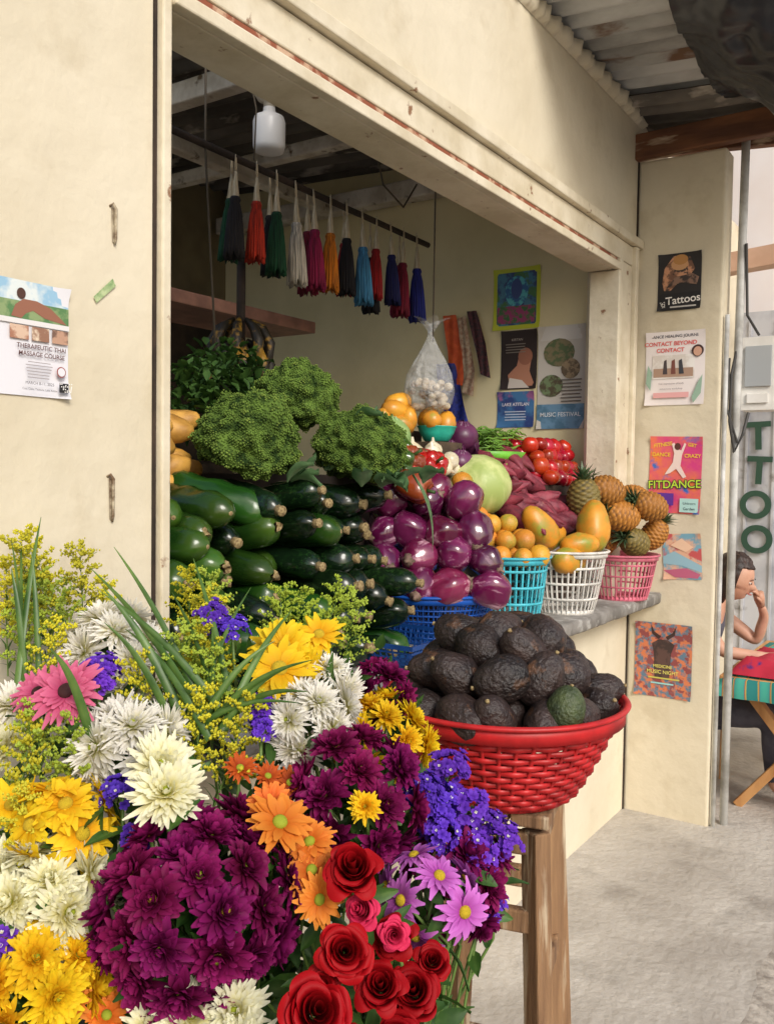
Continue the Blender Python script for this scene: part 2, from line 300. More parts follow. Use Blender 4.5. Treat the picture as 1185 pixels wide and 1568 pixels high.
poster('deer_event_poster',(3.93,-.04,.535),ny,.25,.33,pic((206,120,80),(94,120,140),34,(140,70,70)),
 [('p',[(.36,.25),(.34,.6),(.3,.72),(.42,.78),(.58,.78),(.7,.72),(.64,.6),(.62,.25)],pic((90,64,58),(60,44,42),20)),('p',[(.42,.78),(.3,.85),(.28,.97),(.34,.88),(.46,.82)],(60,40,36)),('p',[(.58,.78),(.7,.85),(.72,.97),(.66,.88),(.54,.82)],(60,40,36)),('t',.5,.40,.10,'MEDICINE',(220,210,110),.002),('t',.5,.32,.12,'MUSIC NIGHT',(220,210,110),.002),('r',.25,.25,.8,.27,(196,190,90)),('r',.3,.18,.7,.2,(150,210,210))])
poster('flower_market_poster',(3.75,.61,2.18),ny,.235,.28,(206,216,60),[('r',.08,.07,.92,.93,pic((80,140,170),(60,80,130),16,(80,130,80))),('e',.5,.62,.25,.3,pic((100,200,210),(60,110,170),30)),('e',.5,.66,.12,.2,(70,90,150)),('r',.1,.1,.9,.38,pic((170,70,120),(70,120,70),30))])
poster('dark_portrait_poster',(3.75,.565,1.905),ny,.18,.27,(50,38,36),[('p',[(.25,.05),(.2,.25),(.45,.4),(.5,.55),(.7,.62),(.85,.5),(.8,.3),(.95,.05)],(186,130,104)),('e',.68,.55,.2,.22,(160,106,84)),('p',[(.2,.02),(.25,.2),(.6,.15),(.8,.02)],(220,210,200)),('t',.45,.82,.12,'KIRTAN',(200,190,180))]+lines(.12,.7,.62,.8,4,(140,130,120)))
poster('retreat_poster',(3.75,.38,1.72),ny,.225,.46,(206,200,190),[('r',0,.86,1,1,(216,212,206)),('e',.45,.74,.33,.28,pic((130,120,90),(90,106,70),30)),('e',.7,.58,.2,.2,pic((160,140,110),(106,90,70),30)),('e',.3,.42,.25,.22,pic((120,140,100),(90,80,60),30)),('r',0,.0,1,.24,pic((110,150,180),(84,124,150),14)),('t',.5,.12,.16,'MUSIC FESTIVAL',(230,236,240),.002)]+lines(.5,.95,.26,.5,7,(110,104,96)))
poster('blue_event_poster',(3.75,.58,1.73),ny,.185,.165,pic((70,120,170),(50,70,130),9,(160,100,150)),[('t',.5,.6,.15,'LAKE ATITLAN',(230,226,236),.003)]+lines(.2,.8,.2,.5,4,(200,210,230)))
for i,ch in enumerate('TTOO'):
    cu=D.curves.new('t','FONT'); cu.body=ch; cu.size=.235; cu.align_x='CENTER'; cu.offset=.007; cu.extrude=.001; cu.materials.append(fm((36,70,56)))
    o=obj('gate_lettering' ,cu,(5.88,-.155+.006*math.sin(i*4),1.70-i*.215),Matrix((V(ny),V((0,0,1)),V((-1,0,0)))).transposed().to_quaternion()@Quaternion((0,0,1),.05*math.sin(i*3+1))); o.parent=D.objects['metal_gate']
rust=mat('rusty_iron',c(110,88,66),c(190,178,152),sc=50,rough=.9,bump=.4)
for i,(x,z0,z1) in enumerate([(1.06,1.905,1.975),(1.055,1.41,1.495)]):
    h=MB(); h.tube([(x-.006,-.0,z1-.004),(x-.003,-.006,z1),(x+.002,-.007,z1-.008),(x+.003,-.006,z0+.01),(x+.003,-.003,z0)],[.002,.003,.0034,.0026,.002],7); h.add([(x-.004,-.003,z1-.004),(x-.002,-.003,z0+.006),(x+.006,-.003,z0-.002),(x+.005,-.003,z1-.012)],[(0,1,2,3)]); obj('rusted_hasp',h.mesh('h',rust))
h=MB(); h.add([(1.017,-.004,1.805),(1.023,-.004,1.795),(1.065,-.004,1.832),(1.058,-.004,1.844)],[(0,1,2,3)]); obj('paper_tape',h.mesh('t',mat('green_tape',c(186,200,150),c(130,160,106),sc=80)))

# ================================================================ COUNTER GOODS
def prof_cap(r,L,n=14):
    out=[]
    for i in range(n+1):
        s=i/n; rr=r*(1-abs(2*s-1)**5)**.5 if 0<s<1 else r*.18
        out.append((max(rr,r*.2),(s-.5)*L))
    return out
def basket(name,cx,cy,z0,r0,r1,h,m,nsl,sw_,hoops,hh,weave=0,band=.02):
    b=MB(); R=lambda s:r0+(r1-r0)*s**.8
    b.lathe([(r0,0),(r0,.004)],48,0,M=Matrix.Translation((cx,cy,z0)))
    for i in range(nsl):
        t=2*math.pi*i/nsl; tv=V((-math.sin(t),math.cos(t),0)); rv=V((math.cos(t),math.sin(t),0)); vs=[]
        for k in range(7):
            s=k/6; p=V((cx,cy,z0+h*s))+rv*R(s)
            vs+=[p-tv*sw_/2-rv*.0015,p+tv*sw_/2-rv*.0015,p+tv*sw_/2+rv*.0015,p-tv*sw_/2+rv*.0015]
        b.add(vs,[(4*k+a,4*k+(a+1)%4,4*k+4+(a+1)%4,4*k+4+a) for k in range(6) for a in range(4)])
    for i,s in enumerate(hoops):
        b.ring(R(s),z0+h*s,.004,hh,cx,cy,max(60,nsl*4 if weave else 60),wav=weave,wn=nsl/2,ph=math.pi*(i%2))
    b.ring(R(0),z0+.008,.005,.016,cx,cy); b.ring(R(1)+.001,z0+h-band/2,.006,band,cx,cy,72)
    vs=[];n=72
    for j in range(n):
        t=2*math.pi*j/n
        for k in range(8):
            a=2*math.pi*k/8; q=r1+.006+.007*math.cos(a); vs.append((cx+q*math.cos(t),cy+q*math.sin(t),z0+h+.005*math.sin(a)))
    b.add(vs,[(8*j+k,8*((j+1)%n)+k,8*((j+1)%n)+(k+1)%8,8*j+(k+1)%8) for j in range(n) for k in range(8)])
    return obj(name,b.mesh(name,m))
def plastic(n,col,**k): return mat(n,c(*col),c(*[int(q*.82) for q in col]),sc=12,rough=.42,spec=.4,**k)
EX,EY=2.395,.12
basket('blue_basket',EX,EY,1.0,.15,.21,.145,plastic('blue_plastic',(24,88,186)),76,.0035,[.12,.24,.36,.48,.6,.72],.004,band=.022)
basket('cyan_basket',2.825,.045,1.0,.09,.122,.225,plastic('cyan_plastic',(80,200,218)),34,.006,[.3,.55,.8],.009,band=.022)
basket('white_basket',3.14,-.02,1.0,.105,.15,.23,plastic('white_plastic',(240,236,228)),40,.006,[.25,.5,.75],.009,band=.02)
basket('pink_basket',3.64,-.065,1.0,.105,.145,.185,plastic('pink_plastic',(226,120,140)),40,.006,[.3,.55,.8],.007,band=.02)
BX,BY=1.525,-.558
basket('red_basket',BX,BY,.905,.13,.224,.178,plastic('red_plastic',(200,40,42)),44,.007,[.07,.14,.21,.28,.35,.42,.49,.56,.63,.70,.77],.009,weave=.003,band=.03)
b=MB(); x0,x1,y0,y1=1.90,2.14,-.11,.14
for z in (1.004,1.02,1.035,1.05,1.065):
    e=(z-1.0)*.35; 
    for p,q in(((x0-e,y0-e),(x1+e,y0-e)),((x1+e,y0-e),(x1+e,y1+e)),((x1+e,y1+e),(x0-e,y1+e)),((x0-e,y1+e),(x0-e,y0-e))): b.beam((*p,z),(*q,z),.004,.005 if z<1.06 else .012)
for i in range(16):
    x=x0+(x1-x0)*i/15
    for y,s in((y0,-1),(y1,1)): b.beam((x,y,1.0),(x,y+s*.022,1.064),.005,.003)
for i in range(14):
    y=y0+(y1-y0)*i/13
    for x,s in((x0,-1),(x1,1)): b.beam((x,y,1.0),(x+s*.022,y,1.064),.003,.005)
b.box(x0,x1,y0,y1,1.001,1.004)
obj('navy_tray',b.mesh('t',plastic('navy_plastic',(22,70,140)),False))
def veg(name,r,L,mats,bend=.0,nzz=.0,seed=0,prof=None,n=16,lobes=0,la=0):
    b=MB(); pr=prof or prof_cap(r,L,14)
    def fn(p,t,s):
        k=1+nzz*noise.noise(V((math.cos(t)*1.3,math.sin(t)*1.3,s*5+seed)))+la*math.cos(lobes*t)*math.sin(math.pi*s)
        return V((p.x*k+bend*math.sin(math.pi*s),p.y*k,p.z))
    b.lathe(pr,n,0,fn); return b
cukem=mat('cucumber_skin',c(24,54,16),c(44,80,24),sc=18,rough=.22,stretch=(1,1,.12),rand=.35,hue=.015,ramp=(.45,.7),gcol=c(84,116,38),gr=(.78,1.2),bump=.25,bsc=60,bdist=.003)
zucm=mat('zucchini_skin',c(14,30,14),c(28,50,22),sc=90,rough=.2,stretch=(1,1,.8),rand=.4,hue=.015,ramp=(.5,.62),bump=.15,bsc=30,col3=c(50,76,32),sc3=8,ramp3=(.6,.8),bdist=.004)
stemm=mat('stem_cut',c(168,148,104),c(112,90,58),sc=200,rough=.8)
cm=[]
for i in range(8):
    zz=i%2
    b=veg('c',.037,.26,None,bend=U(-.016,.018),nzz=.2,seed=i*3,n=20)
    if zz: b.lathe([(.013,.122),(.010,.132),(.012,.139),(.011,.141)],9,1)
    elif i%4==0: b.lathe([(.012,.122),(.009,.131),(.004,.134)],7,1,lambda p,t,s:p*(1+.1*math.sin(3*t)))
    else: b.lathe([(.007,.127),(.004,.131)],10,1)
    cm.append(b.mesh('cucumber',[zucm if zz else cukem,stemm]))
pile=empty('cucumber_pile'); k=0
for r in range(6):
    z=1.045+r*.078
    for i in range(10):
        x=1.235+i*.090+(.045 if r%2 else 0)+U(-.012,.012)
        if x>2.06: continue
        isz = x>1.62+U(-.12,.12)
        pool=[cm[j] for j in range(8) if (j%2==1)==(isz if rnd()<.8 else not isz)]
        lean=U(-.50,.36)+.08; y=.13+r*.020+U(-.045,.035)-( .02 if isz else 0)
        s_=1.22*U(.88,1.08)*(.93 if isz else 1)
        obj('cucumber_%d'%k,random.choice(pool),(x,y,z+U(-.012,.012)),toward((lean,-1,U(-.28,.20))),(s_,s_,U(.86,1.14)),pile); k+=1
eggm=mat('eggplant_skin',c(86,16,54),c(128,44,88),sc=11,rough=.16,coat=.7,stretch=(1,1,.2),rand=.45,hue=.022,ramp=(.44,.68),col3=c(218,176,192),sc3=24,ramp3=(.58,.74))  # pale pink streaks: variegated skin, with highlights put into the colour too
calyx=mat('eggplant_calyx',c(150,120,110),c(96,84,64),sc=60,rough=.8)
ep=[(.006,-.066),(.024,-.063),(.041,-.053),(.052,-.032),(.056,-.008),(.053,.014),(.043,.034),(.031,.048),(.018,.057),(.008,.060)]
em=[]
for i in range(5):
    b=veg('e',.05,.13,None,nzz=.26,seed=i*3,prof=ep,n=24)
    b.lathe([(.022,.0545),(.014,.060),(.006,.064),(.0045,.074),(.001,.075)],9,1)
    em.append(b.mesh('eggplant',[eggm,calyx]))
pile=empty('eggplant_pile'); k=0
rows=[(1.175,-.165,.165,4,-.11),(1.26,-.145,.165,4,-.08),(1.34,-.15,.115,4,-.045),(1.415,-.13,.08,3,-.005),(1.465,-.09,.0,2,.05)]
for dep in (0,.10,.20):
    for z,a,bb,n_,off in rows:
        if dep and (z<1.3 or z>1.42): continue
        for i in range(n_):
            s=a+(bb-a)*i/(n_-1); P=V((EX,EY,0))+RT*(s+U(-.014,.014))+FW*(off+dep-.06)
            f=RT*(s*5)+V((0,0,U(-.6,.6)))-FW*U(-.4,1)+RT*U(-1,1)
            if dep>0: f=V((U(-1,1),U(-1,1),U(-.3,.3)))
            s_=U(.84,1.06); obj('eggplant_%d'%k,random.choice(em),P+V((0,0,z+U(-.014,.014)-(.02 if dep else 0))),toward(f*random.choice((1,-1,-1))),(s_*U(.93,1.05),s_*U(.93,1.05),s_*U(.92,1.12)),pile); k+=1
def broc(seed):
    def R_(p):
        d1=noise.voronoi(p*1.5+V((seed*7.,0,0)))[0][0]; d2=noise.voronoi(p*3.8+V((seed,0,0)))[0][0]
        k=1+.32*(.45-d1)+.26*(.4-d2)+.06*noise.noise(p*2+V((seed,seed,0)))
        if p.z<-.35: k*=1+(p.z+.35)*.5
        return k,d1,d2
    bm=bmesh.new(); bmesh.ops.create_icosphere(bm,subdivisions=5,radius=1); b=MB(); vs=[];gs=[]
    for v in bm.verts:
        p=v.co.copy(); k,d1,d2=R_(p); vs.append(V((p.x,p.y,p.z*.92))*k*.98); gs.append(1.)
    b.add(vs,[tuple(x.index for x in f.verts) for f in bm.faces],0,gs); bm.free()
    ico=bmesh.new(); bmesh.ops.create_icosphere(ico,subdivisions=1,radius=1); iv=[v.co.copy() for v in ico.verts]; jf=[tuple(x.index for x in f.verts) for f in ico.faces]; ico.free()
    N=5200
    for i in range(N):
        z=1-2*(i+.5)/N
        if z<-.75: continue
        s=math.sqrt(1-z*z); a=i*2.399963; p=V((s*math.cos(a),s*math.sin(a),z)); p=(p+V((U(-1,1),U(-1,1),U(-1,1)))*.014).normalized(); k,d1,d2=R_(p)
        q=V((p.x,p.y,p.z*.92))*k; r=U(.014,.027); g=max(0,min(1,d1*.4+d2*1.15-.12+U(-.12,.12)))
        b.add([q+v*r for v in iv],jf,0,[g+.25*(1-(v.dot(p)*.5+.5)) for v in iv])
    return b
brm=mat('broccoli_head',c(128,148,66),c(100,126,54),sc=5,rough=.85,gcol=c(34,54,20),gr=(.18,.85),spec=.15)  # dark green painted into crevices and floret undersides as shade
leafm=mat('cabbage_leaf',c(104,138,92),c(74,110,66),sc=12,rough=.5,trans=.2,gcol=c(160,180,136),gr=(.4,1.2),bump=.3,bsc=20)
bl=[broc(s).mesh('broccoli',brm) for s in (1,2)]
def leaf(b,M,L,W,mi=0,e0=.5,curl=-.9,wave=.12,nx=7,ny=5):
    vs=[];gs=[];x=0;z=0;a=e0
    for i in range(nx+1):
        t=i/nx; w=W*math.sin(math.pi*min(.98,t*.9+.06)**.8)
        for j in range(-ny,ny+1):
            v=j/ny; vs.append(M@V((x,v*w/2,z+wave*W*(v*v)+wave*.35*W*math.sin(9*t+4*v)*abs(v)))); gs.append(1-abs(v))
        x+=L/nx*math.cos(a); z+=L/nx*math.sin(a); a+=curl/nx
    k=2*ny+1
    b.add(vs,[(i*k+j,(i+1)*k+j,(i+1)*k+j+1,i*k+j+1) for i in range(nx) for j in range(k-1)],mi,gs)
pile=empty('broccoli_pile')
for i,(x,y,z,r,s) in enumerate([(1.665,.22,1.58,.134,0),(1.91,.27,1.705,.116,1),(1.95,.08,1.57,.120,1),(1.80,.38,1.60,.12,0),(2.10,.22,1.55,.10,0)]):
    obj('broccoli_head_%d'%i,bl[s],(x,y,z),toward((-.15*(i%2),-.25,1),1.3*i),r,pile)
b=MB()
for (x,y,z),n_ in (((1.665,.2,1.48),4),((1.94,.07,1.47),5),((2.02,-.0,1.48),3),((1.93,.16,1.63),5),((1.78,.16,1.51),3)):
    for i in range(n_):
        a=U(-2.9,.2); leaf(b,Matrix.Translation((x+.09*math.cos(a),y+.09*math.sin(a),z))@RZ(a),U(.06,.11),U(.05,.08),0,U(.2,1.1),U(-1.6,-.2),.22)
leaf(b,Matrix.Translation((2.05,-.02,1.50))@RZ(-1.2),.22,.045,0,-1.0,-.7,.25)
obj('broccoli_leaves',b.mesh('l',leafm),par=pile)
herbm=mat('herb_leaf',c(74,108,46),c(48,78,32),sc=9,rough=.5,trans=.25)
b=MB()
for (x,y,z,R,n_) in ((1.80,.50,1.70,.12,420),(1.97,.60,1.76,.13,380)):
    for i in range(n_):
        d=V((U(-1,1),U(-1,1),U(-.7,1))).normalized()*R*U(.6,1.15); a=U(0,6.28); p=V((x,y,z))+d
        leaf(b,Matrix.Translation(p)@RZ(a)@Matrix.Rotation(U(-1,1),4,'Y'),U(.02,.045),U(.018,.03),0,.2,-.8,.2,3,1)
obj('herb_bunch',b.mesh('h',herbm))
yel=mat('mango_skin_dull',c(206,156,70),c(166,118,50),sc=20,rough=.55,bump=.2,rand=.2)
pp=[(.006,-.075),(.018,-.07),(.032,-.05),(.038,-.02),(.037,.015),(.030,.045),(.018,.066),(.006,.072)]
pm_=[veg('p',.04,.12,None,nzz=.25,seed=i*4,bend=.012,prof=pp,n=18).mesh('mango',yel) for i in range(2)]
pile=empty('mango_heap')
for i,(x,y,z) in enumerate([(1.55,.40,1.61),(1.57,.43,1.55),(1.52,.38,1.52),(1.63,.46,1.63),(1.47,.36,1.47),(1.62,.44,1.50),(1.56,.36,1.46),(1.45,.36,1.55),(1.48,.40,1.60)]): obj('mango_%d'%i,random.choice(pm_),(x,y,z),toward((.75,-.75,U(-.25,.25))),1.0,pile)
def heap(name,item,meshes,pts,sc=(.92,1.08),dirf=None):
    e=empty(name)
    for i,p in enumerate(pts): obj('%s_%d'%(item,i),random.choice(meshes),p,rq() if dirf is None else toward(dirf()),U(*sc),e)
    return e
def disc(cx,cy,z,R,r,layers,off=(0,0)):
    out=[]
    for l in range(layers):
        RR=R-l*r*.75
        if RR<0: break
        k=0; rr=RR-r*.3
        while rr>-.001:
            n_=max(1,int(2*math.pi*rr/(2*r*.95)))
            for i in range(n_):
                a=2*math.pi*i/n_+l*.6+k; out.append((cx+off[0]*l+rr*math.cos(a)+U(-.1,.1)*r,cy+off[1]*l+rr*math.sin(a)+U(-.1,.1)*r,z+l*r*1.45+U(-.1,.1)*r))
            rr-=2*r*.95; k+=.5
    return out
sph=lambda r,q=1:[(max(.08*r,r*math.sin(math.pi*i/12)),-r*q*math.cos(math.pi*i/12)) for i in range(13)]
orm=mat('orange_peel',c(216,148,50),c(196,126,40),sc=6,rough=.42,bump=.5,bsc=160,rand=.14,hue=.018,col3=c(150,152,60),sc3=7,ramp3=(.50,.70),bdist=.004)
b=MB(); b.lathe(sph(.037,.93),22,0,lambda p,t,s:p*(1+.06*noise.noise(p*25))); b.lathe([(.005,.033),(.003,.036)],8,1); ors=b.mesh('orange',[orm,mat('orange_stem',c(90,90,50))])
heap('orange_pile','orange',[ors],disc(2.825,.045,1.23,.11,.037,3,off=(-.012,.03))+[(2.70,.17,1.37),(2.75,.19,1.42),(2.70,.19,1.44),(2.74,.14,1.36),(2.80,.18,1.38),(2.73,.20,1.48),(2.68,.14,1.31),(2.77,.12,1.34),(2.70,.11,1.28),(2.73,.21,1.36),(2.72,.15,1.30)],(.88,1.12))
gpap=mat('papaya_skin',c(220,158,50),c(212,126,32),sc=6,rough=.4,col3=c(144,152,58),sc3=8,ramp3=(.46,.66),rand=.08,bump=.15,bsc=60,bdist=.004)
ppf=[(.01,-.105),(.03,-.10),(.05,-.08),(.062,-.045),(.065,-.005),(.058,.04),(.042,.08),(.022,.102),(.008,.108)]
pap=veg('p',.06,.2,None,nzz=.12,prof=ppf,n=24,lobes=5,la=.03).mesh('papaya',gpap)
pe=empty('papaya_pile')
for i,(x,y,z,d,s) in enumerate([(2.99,.02,1.32,(-.5,.35,.75),.85),(3.21,-.10,1.32,(.25,.1,1),.95),(3.08,.03,1.275,(.8,-.4,.3),.8),(3.14,.07,1.29,(1,.3,.2),.75),(3.10,-.09,1.255,(.7,-.7,.1),.7),(3.06,-.07,1.20,(1,-.2,0),.8)]): obj('papaya_%d'%i,pap,(x,y,z),toward(d),s,pe)
melm=mat('melon_rind',c(204,212,144),c(160,178,100),sc=14,rough=.45,stretch=(1,1,.2),bump=.1)
b=MB(); b.lathe(sph(.118,.92),36,0,lambda p,t,s:V((p.x*(1+.025*math.cos(9*t)),p.y*(1+.025*math.cos(9*t)),p.z))); obj('melon',b.mesh('melon',melm),(2.85,.20,1.47),toward((-.4,-.3,.8)))
tom=mat('tomato_skin',c(186,34,24),c(146,24,18),sc=5,rough=.22,coat=.2,rand=.22,hue=.012)
b=MB(); b.lathe(sph(.034,.85),18,0,lambda p,t,s:V((p.x*(1+.05*math.cos(5*t)),p.y*(1+.05*math.cos(5*t)),p.z)));
for i in range(5): b.petal(Matrix.Translation((0,0,.026))@RZ(i*1.256),.018,.005,.1,-.6,mi=1)
tmm=b.mesh('tomato',[tom,herbm])
pts=[]
for l,(z) in enumerate((1.50,1.545,1.59,1.63)):
    for i in range(6):
        for j in range(4-l//2): pts.append((3.30+i*.062+U(-.012,.012)+.01*l,.12+l*.03+j*.065+U(-.012,.012),z+U(-.008,.008)))
heap('tomato_pile','tomato',[tmm],pts,(.85,1.15))
spm=mat('sweet_potato_skin',c(140,54,68),c(100,36,50),sc=24,rough=.6,bump=.4,bsc=50,rand=.28,col3=c(176,120,110),sc3=20,ramp3=(.62,.74))
sps=[veg('s',.03,.2,None,nzz=.5,seed=i*4,bend=.016,prof=[(.003,-.10),(.010,-.088),(.020,-.065),(.030,-.03),(.033,.005),(.028,.04),(.018,.07),(.008,.092),(.003,.1)],n=14).mesh('sweet_potato',spm) for i in range(4)]
pts=[]
for l in range(6):
    for i in range(8-l//2): pts.append((2.96+i*.062+l*.008+U(-.015,.015),.08+l*.038+U(-.015,.015),1.33+l*.046+U(-.008,.008)))
heap('sweet_potato_pile','sweet_potato',sps,pts,(.85,1.15),lambda:(U(-.2,.9),U(-1,-.4),U(-.5,.2)))
def pepper(col,seed):
    b=MB(); pr=[(.004,-.045),(.02,-.048),(.032,-.04),(.038,-.015),(.042,.012),(.038,.033),(.026,.042),(.012,.036),(.004,.032)]
    b.lathe(pr,24,0,lambda p,t,s:V((p.x*(1+.12*math.cos(4*t+.3*seed)),p.y*(1+.10*math.cos(4*t)),p.z+.004*math.cos(4*t))))
    b.tube([(0,0,.03),(.002,0,.045),(.006,.002,.058)],[.006,.004,.005],8,1); return b.mesh('pepper',[mat('pepper_skin',c(*col),c(int(col[0]*.75),int(col[1]*.8),col[2]),sc=6,rough=.16,coat=.4,rand=.1),herbm])
pr_=pepper((180,28,22),1); pg=pepper((64,92,32),2); po=pepper((150,66,30),3)
e=empty('bell_pepper_pile')
for i,(x,y,z,m_) in enumerate([(2.50,.20,1.535,pr_),(2.42,.20,1.54,pr_),(2.33,.18,1.54,po),(2.34,.26,1.58,pg),(2.55,.25,1.55,pr_),(2.30,.16,1.48,pr_),(2.42,.30,1.59,pg),(2.28,.25,1.56,pg),(2.50,.32,1.59,pg),(2.26,.17,1.54,pg),(2.45,.16,1.52,pr_),(2.25,.10,1.47,po)]): obj('pepper_%d'%i,m_,(x,y,z),toward((U(-.8,.4),U(-.9,.2),U(-.2,1))),1.15,e)
onm=mat('onion_white',c(230,222,200),c(206,194,160),sc=18,rough=.3,stretch=(1,1,.2),rand=.1)
b=MB(); b.lathe([(.004,-.034),(.018,-.031),(.031,-.016),(.035,0),(.031,.015),(.018,.027),(.007,.034),(.004,.05)],18); onn=b.mesh('onion',onm)
heap('onion_pile','onion',[onn],[(2.68,.29,1.59),(2.62,.26,1.575),(2.71,.24,1.555),(2.73,.31,1.58),(2.67,.24,1.53),(2.76,.26,1.53),(2.61,.33,1.58),(2.79,.31,1.54)],(.9,1.15))
def cabbage(name,loc,r,m1):
    b=MB(); b.lathe(sph(r*.93,.92),24,0,lambda p,t,s:p*(1+.03*noise.noise(p*30)))
    for i in range(7):
        a=i*2.4; leaf(b,RZ(a)@Matrix.Translation((r*.42,0,-r*.8)),r*2.0,r*1.7,0,.95,1.7,-.32,8,5)
    return obj(name,b.mesh(name,m1),loc,toward((-.3,-.3,1)))
pc=mat('purple_cabbage_leaf',c(96,40,80),c(66,24,56),sc=8,rough=.35,gcol=c(150,90,130),gr=(.6,1.5),bump=.3,bsc=20)
gc=mat('green_cabbage_leaf',c(130,166,92),c(100,140,70),sc=8,rough=.4,gcol=c(200,214,160),gr=(.5,1.4),bump=.3,bsc=20)
cabbage('purple_cabbage',(2.92,.31,1.65),.066,pc); cabbage('purple_cabbage',(2.86,.34,1.58),.065,pc); cabbage('purple_cabbage',(2.80,.25,1.55),.055,pc)
cabbage('green_cabbage',(2.53,.38,1.63),.085,gc); cabbage('green_cabbage',(2.40,.42,1.62),.08,gc)
b=MB(); b.lathe([(.04,0),(.045,.002),(.062,.03),(.07,.052),(.073,.054),(.068,.05),(.058,.028),(.04,.008)],40); bw=obj('teal_bowl',b.mesh('bowl',plastic('teal_plastic',(50,190,166))),(2.77,.33,1.625))
w=MB(); w.box(2.69,2.85,.27,.42,1.5,1.622); obj('produce_box',w.mesh('pb',greywood,False))
mgm=mat('mango_skin',c(222,162,50),c(202,132,46),sc=6,rough=.35,rand=.12,col3=c(150,150,60),sc3=10,ramp3=(.58,.75))
mg=veg('m',.04,.1,None,nzz=.1,prof=[(.004,-.05),(.022,-.045),(.034,-.025),(.037,0),(.032,.025),(.02,.043),(.004,.05)],n=18).mesh('mango',mgm)
heap('mango_pile','mango',[mg],[(2.73,.33,1.70),(2.80,.31,1.69),(2.77,.37,1.71),(2.66,.38,1.70),(2.70,.42,1.72),(2.63,.42,1.73),(2.68,.44,1.76),(2.60,.45,1.70),(2.72,.45,1.74),(2.64,.40,1.68)],(.8,1.05))
w=MB(); w.box(2.55,2.82,.425,.60,1.5,1.665); obj('produce_box',w.mesh('pb',greywood,False))
b=MB()
for i in range(170):
    p=V((3.20+U(-.14,.12),.32+U(-.07,.08),1.60+U(0,.085))); a=U(-.7,.7)+(3.14 if rnd()<.5 else 0); d=V((math.cos(a),math.sin(a)*.7,U(-.25,.25)))
    b.tube([p-d*.06,p-d*.03+V((0,0,.006)),p,p+d*.03+V((0,0,U(-.008,.008))),p+d*.06],[.001,.0035,.004,.0035,.001],6)
obj('green_bean_pile',b.mesh('g',mat('green_bean',c(120,160,60),c(86,128,44),sc=10,rough=.4)))
b=MB(); b.lathe([(.10,0),(.13,.02),(.15,.045),(.154,.045),(.13,.014),(.1,.004)],40,M=Matrix.Translation((3.20,.32,1.555))@Matrix.Diagonal((1,.8,1,1))); b.lathe([(.12,0),(.12,.05)],20,M=Matrix.Translation((3.2,.32,1.503))); obj('green_plate',b.mesh('pl',plastic('green_plastic',(120,200,66))))
def pineapple(seed,green):
    b=MB(); NR,NT=40,56; vs=[];gs=[]
    for i in range(NR+1):
        s=i/NR; r=.052*math.sin(math.pi*(.06+s*.88))**.45
        for j in range(NT):
            t=2*math.pi*j/NT; u=s*7.5; w_=t/(2*math.pi)*8
            a=abs(math.sin(math.pi*(u+w_)))*abs(math.sin(math.pi*(u-w_))); rr=r*(1+.16*a**.6)
            vs.append((rr*math.cos(t),rr*math.sin(t),(s-.5)*.135)); gs.append(a**.6)
    b.add(vs,[(i*NT+j,i*NT+(j+1)%NT,(i+1)*NT+(j+1)%NT,(i+1)*NT+j) for i in range(NR) for j in range(NT)]+[tuple(range(NT))[::-1],tuple(NR*NT+j for j in range(NT))],0,gs)
    for k in range(34):
        f=k/34; b.petal(Matrix.Translation((0,0,.062))@RZ(k*2.4)@Matrix.Translation((.012*(1-f),0,0)),.05+.02*rnd(),.013,.5+f*1.0,-.4,.3,5,1,.6)
    return b.mesh('pineapple',[green and PG or PO,PL])
PO=mat('pineapple_skin',c(84,50,24),c(170,112,42),sc=25,rough=.6,gcol=c(204,138,54),gr=(0.1,1.0),rand=.2); PG=mat('pineapple_skin_green',c(54,48,26),c(120,106,56),sc=25,rough=.6,gcol=c(146,124,58),gr=(0.1,1.0)); PL=mat('pineapple_crown',c(96,120,84),c(60,86,54),sc=30,rough=.5,gcol=c(140,150,110),gr=(.5,1.3))
pa,pb=pineapple(1,False),pineapple(2,True)
e=empty('pineapple_pile')
for i,(x,y,z,d,m_,s) in enumerate([(3.48,-.05,1.45,(-.8,.6,.25),pa,1.1),(3.60,-.19,1.39,(-.75,.7,.35),pa,1.05),(3.36,.0,1.42,(-.1,.0,1),pb,1.15),(3.52,-.10,1.35,(-.7,.5,.15),pa,1.1),(3.60,-.13,1.24,(-.9,.3,.4),pb,1.0),(3.70,-.18,1.27,(.3,-.5,.9),pa,.95),(3.60,0,1.24,(1,.2,.2),pa,1),(3.68,-.1,1.42,(-.4,.8,.3),pa,.95),(3.52,.0,1.3,(1,0,.1),pa,1),(3.40,-.02,1.33,(.2,.2,1),pb,.9)]): obj('pineapple_%d'%i,m_,(x,y,z),toward(d),s,e)
avm=mat('avocado_skin',c(58,44,40),c(32,26,26),sc=11,rough=.42,spec=.5,bump=1,bsc=110,rand=.35,col3=c(124,84,54),sc3=15,ramp3=(.58,.74),bdist=.006,det=6)
avg=mat('avocado_skin_green',c(72,84,48),c(46,58,36),sc=20,rough=.45,bump=1,bsc=110,bdist=.005)
avp=[(.004,-.054),(.020,-.052),(.036,-.042),(.044,-.025),(.046,-.004),(.042,.015),(.034,.032),(.026,.043),(.015,.051),(.005,.054)]
avs=[];
for i in range(5):
    b=veg('a',.045,.12,None,nzz=.18,seed=i*5,prof=avp,n=26); b.lathe([(.004,.052),(.0045,.058),(.003,.059)],8,1); avs.append(b.mesh('avocado',[avm,stemm]))
b=veg('a',.045,.12,None,nzz=.05,prof=avp,n=22); b.lathe([(.004,.052),(.0045,.057),(.003,.058)],8,1); avgm=b.mesh('avocado',[avg,stemm])
e=empty('avocado_pile'); k=0
B=V((BX,BY,0))
